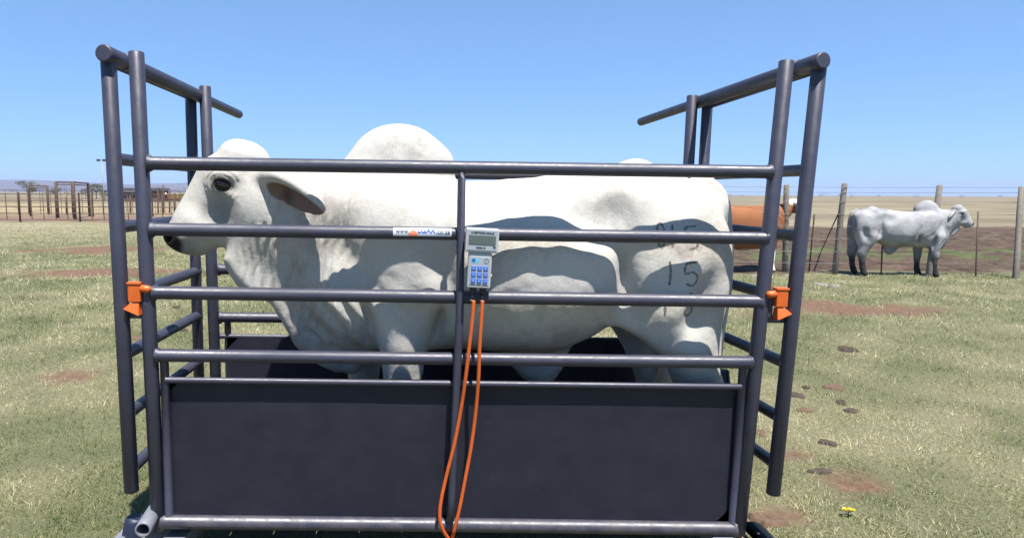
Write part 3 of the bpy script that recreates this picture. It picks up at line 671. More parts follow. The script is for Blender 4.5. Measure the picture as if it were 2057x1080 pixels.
for i, (x, y, z) in enumerate([(-548.625, 900.000, -1.176), (-462.264, 820.000, -0.761), (-404.288, 760.000, -1.030), (-411.105, 900.000, -1.190), (-358.826, 820.000, -0.875), (-306.110, 780.000, -0.595), (-340.088, 900.000, -0.862), (-308.299, 860.000, -0.679)]):
    tree(x, y, 6 + i % 3 * 1.5, 22 + i % 2 * 9, 'leaf_dark', 'small dark tree clump below the left hills, %s from the left' % ORD[i], 'tree', 'tree', 'tree clumps below the hills', 90 + i, 420, .15)

# ---------------------------------------------------------------- shed and light pole, far left
sx, sy, _ = (-46.791, 108.000, 0.257)
shed = thing('cattle_shed', (sx, sy, 0), 'low brown cattle shed with dark flat roof and white fascia', 'shed')
def sbox(name, x0, x1, y0, y1, z0, z1, m, par=None): return part(name, BX((sx + x0, sy + y0, z0), (sx + x1, sy + y1, z1)), m, par or shed)
sbox('back_wall', -3.3, 3.3, 3.0, 3.12, 0, 1.95, 'opening'); sbox('side_wall', -3.42, -3.3, 0, 3.2, 0, 1.95, 'shed_wall'); sbox('side_wall', 3.1, 3.22, 0, 3.2, 0, 1.95, 'shed_wall')
sbox('front_wall', 1.3, 3.1, 0, .1, 0, 1.85, 'shed_wall'); sbox('opening_shade_box', -2.6, -.6, 0, .1, 0, 1.25, 'opening')  # the second, a dark box, stands for the shaded opening under the fascia
rf = part('roof', BX((sx - 3.7, sy - .5, 2.05), (sx + 3.5, sy + 3.5, 2.16)), 'shed_roof', shed)
for k in range(24): part('roof_sheet', BX((sx - 3.7 + k * .3, sy - .53, 2.165), (sx - 3.7 + k * .3 + .26, sy + 3.53, 2.20)), 'shed_roof', rf)
sbox('fascia', -3.4, -.5, -.25, -.15, 1.48, 1.86, 'fascia')
for xx in (-3.2, -.55, 1.2, 3.15): part('post', BX((sx + xx - .06, sy - .3, 0), (sx + xx + .06, sy - .18, 2.05)), 'rust', shed)
px, py, _ = (-53.488, 110.000, 0.534)
pole = thing('light_pole', (px, py, 0), 'slim pale light pole with two lamp heads on a crossbar', 'light pole')
part('mast', T([(px, py, -.1), (px, py, 6.75)], [.10, .06], 10), 'lamp_head', pole); part('crossbar', BX((px - .75, py - .05, 6.55), (px + .55, py + .05, 6.68)), 'lamp_head', pole)
for k in (-.55, .35): part('lamp_head', BX((px + k - .26, py - .2, 6.50), (px + k + .26, py + .15, 6.86), bev=.03), 'shed_roof', pole)

# ---------------------------------------------------------------- pipe pens at left
def pen(p0, p1, h, nbar, nv, label, tall=None, r=.03):
    (x0, y0), (x1, y1) = p0, p1; t = thing('pen_panel', (x0, y0, 0), label, 'fence panel', 'rusty pipe pen panels at left')
    at = lambda k, z: (x0 + (x1 - x0) * k, y0 + (y1 - y0) * k, z)
    for k in (0, 1): part('post', T([at(k, -.05), at(k, h + .08)], r * 1.5, 8), 'rust', t)
    for i in range(nbar): part('rail', T([at(0, .12 + (h - .12) * i / (nbar - 1)), at(1, .12 + (h - .12) * i / (nbar - 1))], r * .75, 6), 'rust', t)
    for i in range(nv): part('upright', T([at((i + 1) / (nv + 1), .12), at((i + 1) / (nv + 1), h)], r * .62, 6), 'rust', t)
    return t
FL = [(-34, 31.4), (-30.6, 31.8), (-27.4, 32.2), (-24.2, 32.4), (-21.0, 32.5), (-18.0, 32.5), (-15.0, 32.6), (-12.2, 32.8), (-9.4, 33.0)]
names = ['leftmost', 'second', 'third', 'fourth', 'fifth', 'sixth', 'seventh', 'eighth']
for i, (a, b) in enumerate(zip(FL, FL[1:])): pen(a, b, 1.42, 5, 4, 'rusty pipe pen panel in the front pen line at left, %s from the left' % names[i])
FB = [(-38, 39.5), (-33.5, 39.8), (-29.2, 40.0), (-25.0, 40.3), (-21.2, 40.4), (-17.6, 40.6), (-14.2, 40.8)]
for i, (a, b) in enumerate(zip(FB, FB[1:])): pen(a, b, 1.62, 4, 5, 'taller rusty pipe panel in the back pen line at left, %s from the left' % names[i], r=.026)
def goal(pa, pb, h, label):
    (x0, y0, _), (x1, y1, _) = pa, pb; t = thing('gate_frame', (x0, y0, 0), label, 'pipe frame', 'tall pipe frames in the pen')
    for x, y in ((x0, y0), (x1, y1)): part('post', T([(x, y, -.05), (x, y, h)], .085, 10), 'rust', t)
    part('crossbar', T([(x0, y0, h - .02), (x1, y1, h - .02)], .045, 8), 'rust', t)
    part('crossbar', T([(x0, y0, h - .16), (x1, y1, h - .16)], .03, 8), 'rust', t)
goal((-22.088, 38.000, 0.164), (-21.135, 38.000, 0.168), 2.12, 'tall rusty pipe frame behind the pen, its left bay')
goal((-20.057, 36.000, 0.235), (-21.720, 41.000, 0.196), 2.10, 'tall rusty pipe frame behind the pen, its right bay')
goal((-27.185, 44.000, 0.023), (-25.930, 44.000, 0.027), 1.95, 'tall rusty pipe frame nearest the left edge')
for i, (x, y, _) in enumerate([(-24.758, 44.000, -0.306), (-21.367, 46.000, -0.230), (-19.812, 47.000, -0.259), (-19.419, 47.000, -0.258), (-19.753, 49.000, -0.329), (-19.344, 49.000, -0.327)]):
    t = thing('fence_pole', (x, y, 0), 'thin dark fence pole, %s along the far pen wire' % ['first', 'second', 'third', 'fourth', 'fifth', 'sixth'][i] , 'pole', 'poles along the far pen wire')
    part('pole', T([(x, y, -.05), (x + .05, y, [1.2, 1.3, 1.75, 2.05, 1.85, 1.5][i])], .055, 8), 'rust', t)
wl = thing('wire_fence', (-22.634, 47.500, -0.286), 'fine wire mesh fence of the far pen beside the shed', 'fence')
xa, xb = (-22.813, 47.500, -0.287)[0], (-17.955, 47.500, -0.271)[0]
for k in range(6): part('wire', T([(xa, 47.5, .2 + .22 * k), (xb, 47.5, .2 + .22 * k)], .009, 5), 'rust', wl)
for k in range(14): part('dropper', T([(xa + (xb - xa) * (k + .5) / 14, 47.55, 0), (xa + (xb - xa) * (k + .5) / 14, 47.55, 1.35)], .014, 5), 'rust', wl)

# ---------------------------------------------------------------- wire fence at right
fy = 10.35
def fpost(foot, topp, r, label, m='post_wood', name='fence_post'):
    z0 = float(ground_z(foot[0], foot[1])[0]); t = thing(name, (foot[0], foot[1], z0), label, 'fence post', 'posts of the wire fence at right')
    a, b = Vector((foot[0], foot[1], z0 - .1)), Vector(topp); bm = T([a, a.lerp(b, .35) + Vector((.006, 0, 0)), a.lerp(b, .7) - Vector((.005, 0, 0)), b], [r * 1.08, r, r * .98, r * .92], 12, cap=.012); part('shaft', bm, m, t); return t
fpost((7.863, 10.201), (7.947, 10.200, 1.770), .055, 'thick weathered wooden fence post leaning right, at the right of the crate')
fpost((7.054, 10.537), (6.959, 10.500, 1.740), .055, 'wooden fence post seen between the right gate tubes')
fpost((9.404, 9.724), (9.692, 10.000, 1.738), .055, 'wooden fence post right of the pale cow')
fpost((10.719, 9.276), (11.224, 9.900, 1.716), .05, 'wooden fence post at the far right edge')
def dropper(foot, topp, label):
    x, y = foot; z0 = float(ground_z(x, y)[0]); t = thing('fence_dropper', (x, y, z0), label, 'dropper', 'thin droppers of the wire fence'); part('rod', T([(x, y, z0 - .02), topp], .014, 6), 'rust', t)
dropper((7.546, 10.537), (7.473, 10.350, 1.167), 'thin rusty dropper just right of the right gate'); dropper((10.654, 15.377), (7.990, 10.300, 1.345), 'slanting thin brace bar left of the leaning post')
dropper((8.696, 10.038), (8.762, 10.200, 1.224), 'thin rusty dropper behind the pale cow'); dropper((10.334, 9.723), (10.541, 10.050, 1.235), 'thin rusty dropper between the two rightmost posts')
fw_ = thing('fence_wires', (6, 10.4, 0), 'long taut wires of the fence behind the crate at right', 'fence wire')
for z in (.22, .45, .70, .95, 1.18, 1.42, 1.60, 1.70):
    pts = [(2.0, 10.75, z + .02), (5.2, 10.55, z), (7.9, 10.15, z - .01), (10.6, 10.0, z), (13.5, 9.85, z + .01)]
    part('wire', T(spline(pts, 5), .0045, 5), 'wire', fw_)

# ---------------------------------------------------------------- the weighing crate
D = .822
crate = thing('weighing_crate', (0, .41, .17), 'large dark blue grey steel tube weighing crate holding the white bull', 'cattle crate', tilt=True)
RP = .0275
def post(a, b): return part('corner_post', T([a, b], RP, 22, cap=.004), 'steel', crate)
post((-1.183, 0.000, 0.182), (-1.208, 0.000, 2.031)); post((1.171, 0.000, 0.157), (1.234, 0.000, 2.060))
post((-1.203, D, .16), (-1.228, 0.822, 2.035)); post((1.196, D, .16), (1.196, 0.822, 2.046))
def lerp3(a, b, k): return tuple(a[i] + (b[i] - a[i]) * k for i in range(3))
front = [((-1.177, 0.000, 1.626), (1.202, 0.000, 1.638), .0255), ((-1.176, 0.000, 1.379), (1.204, 0.000, 1.380), .0250), ((-1.175, 0.000, 1.137), (1.200, 0.000, 1.129), .0255), ((-1.171, 0.000, 0.892), (1.175, 0.000, 0.882), .0250), ((-1.138, 0.000, 0.794), (1.140, 0.000, 0.781), .0125)]
for i, (a, b, r) in enumerate(front):
    n = 5 if i < 4 else 3
    part('side_rail', T([lerp3(a, b, k / n) for k in range(n + 1)], r, 22, weld=.016 if i < 4 else .008), 'steel', crate)
part('bottom_rail', T([(-1.169, 0.000, 0.216), (-0.030, 0.000, 0.201), (1.155, 0.000, 0.181)], .0275, 22, weld=.016), 'steel_dusty', crate)
for i, z in enumerate((1.632, 1.38, 1.133, .888, .79)):
    r = .0255 if i < 4 else .0125
    part('side_rail', T([(-1.18, D, z), (0, D, z), (1.18, D, z)], r, 18, weld=.014 if i < 4 else .008), 'steel', crate)
part('bottom_rail', T([(-1.18, D, .2), (1.18, D, .2)], .0275, 18, weld=.016), 'steel_dusty', crate)
for e in (-1, 1): part('cross_member', T([(e * 1.19, .02, .195), (e * 1.19, D - .02, .195)], .024, 14), 'steel_dusty', crate)
# solid lower panels, each framed by slim side tubes
def panel(x0, x1, y, z0, z1, n=10):
    bm = bmesh.new(); rows = []
    for iz in range(n + 1):
        row = []
        for ix in range(n * 2 + 1):
            u, v = ix / (2 * n), iz / n; bulge = .0035 * math.sin(math.pi * u) * math.sin(math.pi * v)
            row.append(bm.verts.new((x0 + (x1 - x0) * u, y - bulge, z0 + (z1 - z0) * v)))
        rows.append(row)
    for a, b in zip(rows, rows[1:]):
        for k in range(2 * n): bm.faces.new((a[k], a[k + 1], b[k + 1], b[k])).smooth = True
    r = bmesh.ops.solidify(bm, geom=bm.faces[:], thickness=.003)
    for e in bm.edges:
        if e.calc_face_angle(0) > .9: e.smooth = False
    return bm
part('panel', panel(-1.138, -.012, .020, .205, .798), 'steel', crate); part('panel', panel(-.008, 1.138, .0202, .198, .79), 'steel', crate)
part('panel', panel(-1.138, -.004, D - .03, .205, .79), 'steel', crate); part('panel', panel(.004, 1.138, D - .03, .205, .79), 'steel', crate)
for y in (0, D):
    part('panel_side_tube', T([(-1.143, y + .004, .215), (-1.143, y + .004, .885)], .0165, 14, weld=.008), 'steel', crate)
    part('panel_side_tube', T([(1.146, y + .004, .205), (1.146, y + .004, .88)], .0165, 14, weld=.008), 'steel', crate)
part('centre_post', T([(0.001, -0.005, 1.613), (-0.002, -0.030, 1.588), (-0.000, -0.036, 1.054), (-0.019, -0.036, 0.330), (-0.022, -0.033, 0.232)], .0155, 16), 'steel', crate)
part('centre_post', T([(0, D + .035, 1.60), (0, D + .035, .2)], .0155, 14), 'steel', crate)
# floor: checker plate boards laid across
for k in range(12):
    x0 = -1.17 + k * .195; part('floor_plank', BX((x0, .03, .205), (x0 + .19, D - .035, .228 + (k % 3) * .001), bev=.003, seg=1), 'steel_dusty', crate)

# ---------------------------------------------------------------- sliding end gates
def gate(sd, npost, fpost_, bars, cap, rear, label):
    t = thing('sliding_gate', (npost[0][0], .4, .3), label, 'gate', 'sliding end gates', tilt=True)
    (n0, n1), (f0, f1) = npost, fpost_
    part('gate_post', T([n0, n1], .0275, 20, cap=.004), 'steel', t); part('gate_post', T([f0, f1], .0265, 18, cap=.004), 'steel', t)
    for zn in bars:
        kn = (zn - n0[2]) / (n1[2] - n0[2]); kf = (zn - f0[2]) / (f1[2] - f0[2]); part('gate_bar', T([lerp3(n0, n1, kn), lerp3(f0, f1, kf)], .0235, 18, weld=.014), 'steel', t)
    # top rail it slides on, near sleeve, far sleeve
    a, b = Vector(cap), Vector(rear); d = (b - a).normalized()
    part('slide_tube', T([a + d * .05, b], .0240, 20), 'steel', t)
    part('sleeve', T([a, a + d * .155], .0315, 22, cap=.005), 'steel', t); part('sleeve_ring', T([a + d * .135, a + d * .152], .0345, 22), 'steel', t)
    part('slide_collar', T([a + d * .20, a + d * .92], .0305, 20, cap=.006), 'steel', t)
    lo = [Vector(n1) + Vector((0, .06, -.012)), Vector(f1) + Vector((0, -.02, -.012))]
    part('top_flat', T(lo, .011, 4), 'steel', t)
    part('end_bolt', T([a + d * .165, a + d * .178], .027, 6), 'galv', t)
    return t
gl = gate(-1, ((-1.280, -0.010, 0.345), (-1.305, -0.010, 1.995)), ((-1.292, D, .33), (-1.299, 0.822, 1.986)), (1.640, 1.385, 1.12, .895, .66, .435), (-1.302, -0.055, 2.014), (-1.232, 1.42, 1.968), 'dark steel tube sliding gate at the left end, before the bull\'s muzzle')
gr = gate(1, ((1.300, -0.010, 0.334), (1.357, -0.010, 2.035)), ((1.272, D, .33), (1.275, 0.822, 2.001)), (1.648, 1.39, 1.135, .88, .655, .46), (1.348, -0.055, 2.054), (1.150, 1.50, 1.985), 'dark steel tube sliding gate at the right end, behind the bull\'s rump')

# orange latches
def latch(par, c, s):
    # c: centre of the block, s: +1 when the pin points right
    c = Vector(c); r = part('latch', BX(c + Vector((-.023, -.016, -.036)), c + Vector((.023, .018, .030)), bev=.004), 'orange', par, label='orange painted latch block')
    part('latch_lip', BX(c + Vector((-.026, -.019, .0305)), c + Vector((.026, .021, .040)), bev=.003), 'orange', r)
    part('latch_pin', T([c + Vector((s * .020, -.004, .016)), c + Vector((s * .052, -.004, .012)), c + Vector((s * .060, -.004, .010))], [.0145, .0145, .010], 16), 'orange', r)
    bm = bmesh.new(); z0, z1 = -.040, -.086
    pts = [(-s * .016, -.015, z0), (s * .016, -.015, z0), (s * .016, .016, z0), (-s * .016, .016, z0), (-s * .040, -.024, -.062), (s * .022, -.034, z1), (s * .022, .016, z1), (-s * .040, .016, -.064)]
    vs = [bm.verts.new(c + Vector(p)) for p in pts]
    for f in ((0, 1, 2, 3), (4, 5, 6, 7), (0, 1, 5, 4), (1, 2, 6, 5), (2, 3, 7, 6), (3, 0, 4, 7)): bm.faces.new([vs[i] for i in f])
    bmesh.ops.recalc_face_normals(bm, faces=bm.faces); bmesh.ops.bevel(bm, geom=bm.edges[:], offset=.002, segments=2, affect='EDGES')
    part('latch_wedge', bm, 'orange', r)
    part('latch_bracket', BX(c + Vector((-.052, .020, -.105)), c + Vector((.050, .034, -.082)), bev=.002), 'steel', par)
    part('latch_back_plate', BX(c + Vector((s * .026, .008, -.08)), c + Vector((s * .048, .022, -.005)), bev=.002), 'steel', par)
latch(gl, (-1.231, -0.025, 1.141), 1); latch(gr, (1.264, -0.025, 1.149), -1)

# ---------------------------------------------------------------- what the crate stands on
def load_bar(x, label, cap):
    t = thing('load_bar', (x, .4, .09), label, 'load bar', 'load bars under the crate', tilt=True)
    part('beam', BX((x - .045, -.03, .085), (x + .045, D + .08, .155), bev=.006), 'galv', t)
    for y in (.10, D - .05):
        part('foot', BX((x - .075, y - .06, .0), (x + .075, y + .06, .05), bev=.012), 'rubber', t); part('load_cell', T([(x, y, .04), (x, y, .095)], .035, 16), 'bolt', t)
    return t
lb = load_bar(-1.12, 'grey load bar under the left end of the crate', True); rb = load_bar(1.10, 'grey load bar under the right end of the crate', True)
sk = thing('tow_tube', (-1.217, -0.060, 0.240), 'short open grey tube sticking out at the crate\'s lower left corner', 'tube', tilt=True)
part('tube', T([(-1.215, 0.050, 0.243), (-1.190, -0.130, 0.249)], .030, 22, hollow=True), 'galv', sk); 
bc = thing('junction_box', (-1.292, 0.020, 0.183), 'dark blue rounded housing beside the open tube at lower left', 'housing', tilt=True)
bl = (-1.302, 0.030, 0.135); bt = (-1.283, 0.030, 0.224)
bm = bmesh.new(); tube(bm, [(bl[0], bl[1], bl[2] - .05), bl, lerp3(bl, bt, .8), bt], [.040, .040, .041, .036], 20, cap=.008)
part('case', bm, 'load_blue', bc); part('screw', T([(-1.265, -0.012, 0.234), (-1.262, -0.018, 0.237)], .005, 10), 'rubber', bc)
fp = thing('foot_plate', (-1.335, 0.020, 0.126), 'grey curved foot plate with bright bolt at the lower left edge', 'plate', tilt=True)
c0 = Vector((-1.324, 0.000, 0.135)); part('plate', BX(c0 + Vector((-.05, -.06, -.012)), c0 + Vector((.10, .12, .0)), bev=.005), 'galv', fp); part('bolt', T([c0 + Vector((0, -.01, 0)), c0 + Vector((0, -.01, .022))], .012, 6), 'bolt', fp)
fr = thing('foot_plate', (1.260, 0.000, 0.144), 'grey bolted foot plate at the lower right corner of the crate', 'plate', tilt=True)
c0 = Vector((1.250, 0.000, 0.146))
bm = bmesh.new(); prof = [(-.045, 0), (.035, 0), (.062, -.012), (.075, -.04), (.078, -.08)]
for y in (-.10, .09): 
    for (dx, dz) in prof: bm.verts.new(c0 + Vector((dx, y, dz + .02)))
bm.verts.ensure_lookup_table(); n = len(prof)
for k in range(n - 1): bm.faces.new((bm.verts[k], bm.verts[k + 1], bm.verts[n + k + 1], bm.verts[n + k])).smooth = True
bmesh.ops.solidify(bm, geom=bm.faces[:], thickness=.008); part('plate', bm, 'galv', fr)
for (dx, dy, dz) in ((-.005, -.02, .020), (.060, -.06, .012)): part('bolt', T([c0 + Vector((dx, dy, dz)), c0 + Vector((dx, dy, dz + .008))], .007, 8), 'rubber' if dx < 0 else 'bolt', fr)
def block(c, sz, label):
    t = thing('timber_block', c, label, 'block', tilt=True); c = Vector(c); s = Vector(sz) / 2; part('block', BX(c - s, c + s, bev=.006), 'block_wood', t)
block((-1.165, .035, .075), (.15, .18, .15), 'pale rough timber block under the left front post'); block((1.16, .04, .068), (.13, .16, .135), 'pale timber block under the right front post')

# ---------------------------------------------------------------- sticker on the second rail
def rail_pt(a, b, u): k = u; return Vector(lerp3(a, b, k))
ra, rb_ = Vector(front[1][0]), Vector(front[1][1]); sa, sb = Vector((-0.259, 0.000, 1.379)), Vector((-0.036, 0.000, 1.380))
ks = [(v.x - ra.x) / (rb_.x - ra.x) for v in (sa, sb)]; p0, p1 = ra.lerp(rb_, ks[0]), ra.lerp(rb_, ks[1]); RR = .0250
stk = thing('sticker', p0.lerp(p1, .5), 'white web address sticker with blue letters on the second rail', 'sticker', tilt=True)
def wrap(me, z_off, rr):     # bend a flat print round the rail
    ax = (p1 - p0).normalized()
    for v in me.vertices:
        u, w, h = v.co.x, v.co.y, v.co.z; th = (w + z_off) / RR; q = p0 + ax * u; r = rr + h
        v.co = (q.x, q.y - math.cos(th) * r, q.z + math.sin(th) * r)
    me.update(); return me
SL = (p1 - p0).length; SH = .034
bm = bmesh.new(); nu, nv = 24, 10
gr_ = [[bm.verts.new((SL * i / nu, SH * (j / nv - .5), 0)) for j in range(nv + 1)] for i in range(nu + 1)]
for i in range(nu):
    for j in range(nv): bm.faces.new((gr_[i][j], gr_[i + 1][j], gr_[i + 1][j + 1], gr_[i][j + 1])).smooth = True
me = bpy.data.meshes.new('backing'); bm.to_mesh(me); bm.free(); ZO = .0075
part('backing', wrap(me, ZO, RR + .0006), 'sticker', stk)
def fit_text(t_, x0, x1, z0, z1, bold):      # lettering stretched to the space it fills on the sticker
    me = text_mesh(t_, .02, Matrix(), bold, 'LEFT'); xs = [v.co.x for v in me.vertices]; ys = [v.co.y for v in me.vertices]
    for v in me.vertices: v.co.x = SL * (x0 + (x1 - x0) * (v.co.x - min(xs)) / (max(xs) - min(xs))); v.co.y = SH * (z0 + (z1 - z0) * (v.co.y - min(ys)) / (max(ys) - min(ys)))
    return me
part('lettering', wrap(fit_text('www.', .045, .275, -.20, .16, .0002), ZO, RR + .0016), 'ink', stk)
part('lettering', wrap(fit_text('LGAR', .42, .725, -.14, .36, .0005), ZO, RR + .0016), 'ink_blue', stk)
part('lettering', wrap(fit_text('.co.za', .735, .975, -.22, .14, .0002), ZO, RR + .0016), 'ink', stk)
bm = bmesh.new(); cvs = [bm.verts.new((SL * .345 + .0170 * math.cos(a), -.0165 + .022 * math.sin(a), .0014)) for a in np.linspace(0, math.pi, 18)]; bm.faces.new(cvs)
bmesh.ops.triangulate(bm, faces=bm.faces[:]); me = bpy.data.meshes.new('emblem'); bm.to_mesh(me); bm.free(); part('emblem', wrap(me, ZO, RR + .0006), 'ink_orange', stk)
bm = bmesh.new()
for i in range(16):
    x0, x1 = SL * .43 + .0078 * i, SL * .43 + .0078 * (i + 1); bm.faces.new([bm.verts.new((x, y, .001)) for x, y in ((x0, -.0135), (x1, -.0135), (x1, -.0118), (x0, -.0118))])
me = bpy.data.meshes.new('underline'); bm.to_mesh(me); bm.free(); part('underline', wrap(me, ZO, RR + .0006), 'key_pale', stk)

# ---------------------------------------------------------------- scale indicator
ic = Vector((0.073, -0.085, 1.295)); IT = Matrix.Translation(ic) @ Matrix.Rotation(math.radians(2.2), 4, 'Y')
ind = thing('scale_indicator', ic, 'light grey handheld style scale display with blue keypad hung on the rails', 'scale display', tilt=True)
def ibox(name, x0, x1, z0, z1, y0, y1, m, par=None, bev=.003): return part(name, BX((x0, y0, z0), (x1, y1, z1), bev=bev, seg=3, M_=IT), m, par or ind)
def itext(s, size, x, z, y, m, par=None, bold=.0002, al='CENTER'): return part('lettering', text_mesh(s, size, IT @ Matrix.Translation((x, y, z)) @ Matrix.Rotation(math.pi / 2, 4, 'X'), bold, al), m, par or ind)
hd = ibox('display_head', -.062, .062, .022, .112, -.022, .026, 'case', bev=.006)
ibox('body', -.047, .041, -.112, .0215, -.016, .022, 'case', bev=.006)
ibox('head_plate', -.055, .055, .030, .106, -.0235, -.0205, 'faceplate', hd, .0012)
fr_ = ibox('display_window', -.050, .050, .052, .086, -.0252, -.0225, 'lcd', hd, .001)
itext('LIVESTOCK SCALE', .0105, 0, .0955, -.0245, 'ink', hd); itext('MODEL 02', .0075, -.004, .0405, -.0245, 'ink', hd); itext('kg', .0095, .046, .0455, -.0245, 'ink', hd, .0004)
kp = ibox('keypad', -.0405, .0345, -.100, .006, -.0178, -.0155, 'faceplate', bev=.001)
for r_ in range(3):
    for c_ in range(3):
        x, z = -.0255 + c_ * .0225, -.0375 - r_ * .0235
        k = ibox('key', x - .0088, x + .0088, z - .009, z + .009, -.0205, -.0172, 'key_blue', bev=.0022)
        sym = [['1', '2', '3'], ['4', '5', '6'], ['7', '8', '9']]
        bmk = BX((x - .0035, -.0212, z - .0012), (x + .0035, -.0204, z + .0012), M_=IT); part('key_mark', bmk, 'key_pale' if (r_, c_) != (1, 2) else 'ink_orange', k)
bm = bmesh.new()
for a0 in np.linspace(0, 2 * math.pi, 25)[:-1]:
    a1 = a0 + 2 * math.pi / 24; q = []
    for a, r_ in ((a0, .0095), (a1, .0095), (a1, .0080), (a0, .0080)): q.append(bm.verts.new(IT @ Vector((.020 + r_ * math.cos(a), -.0184, -.010 + r_ * math.sin(a)))))
    bm.faces.new(q)
part('power_ring', bm, 'ink', kp); part('power_mark', BX((.0193, -.0187, -.0135), (.0207, -.0179, -.0055), M_=IT), 'ink', kp)
bm = bmesh.new(); bm.faces.new([bm.verts.new(IT @ Vector((-.022 + .0145 * math.cos(a), -.0184, -.009 + .0095 * math.sin(a)))) for a in np.linspace(0, 2 * math.pi, 20)[:-1]]); part('logo', bm, 'ink_teal', kp)
bm = bmesh.new(); bm.faces.new([bm.verts.new(IT @ Vector((-.027 + .007 * math.cos(a), -.0188, -.008 + .0065 * math.sin(a)))) for a in np.linspace(0, 2 * math.pi, 16)[:-1]]); part('logo', bm, 'ink_blue', kp)
part('side_button', BX((.0405, -.008, -.068), (.0455, .006, -.060), bev=.001, M_=IT), 'fascia', ind)
hook = part('hook', BX((-.03, .022, .03), (.03, .062, .085), bev=.003, M_=IT), 'steel', ind)
for x in (-.022, .016):
    c = part('connector', T([IT @ Vector((x, .004, -.110)), IT @ Vector((x - .001, .003, -.137))], .0125, 16), 'rubber', ind)
    part('gland', T([IT @ Vector((x - .001, .003, -.136)), IT @ Vector((x - .002, .002, -.158))], .0085, 12), 'rubber', c); part('ferrule', T([IT @ Vector((x - .002, .002, -.156)), IT @ Vector((x - .003, .002, -.166))], .0068, 12), 'bolt', c)

# ---------------------------------------------------------------- orange cables
def cable(pts, label):
    t = thing('cable', pts[0], label, 'cable', 'orange cables of the scale display', tilt=True); part('cord', T(spline(pts, 9), .0072, 12), 'cable', t)
cable([(0.050, -0.085, 1.134), (0.046, -0.085, 1.064), (0.036, -0.082, 0.947), (0.025, -0.074, 0.828), (0.011, -0.060, 0.705), (-0.012, -0.055, 0.563), (-0.041, -0.052, 0.430), (-0.061, -0.055, 0.328), (-0.065, -0.058, 0.258), (-0.053, -0.052, 0.209), (-0.030, -0.035, 0.162), (-0.003, 0.010, 0.106), (0.049, 0.100, 0.045)], 'orange cable from the display\'s left socket, hanging nearer the centre post')
cable([(0.083, -0.085, 1.135), (0.080, -0.085, 1.064), (0.076, -0.082, 0.948), (0.075, -0.072, 0.828), (0.068, -0.055, 0.684), (0.053, -0.050, 0.541), (0.032, -0.050, 0.408), (0.013, -0.052, 0.296), (-0.002, -0.050, 0.222), (-0.009, -0.040, 0.182), (-0.016, 0.000, 0.126), (-0.025, 0.090, 0.051)], 'orange cable from the display\'s right socket, hanging clear of the centre post')

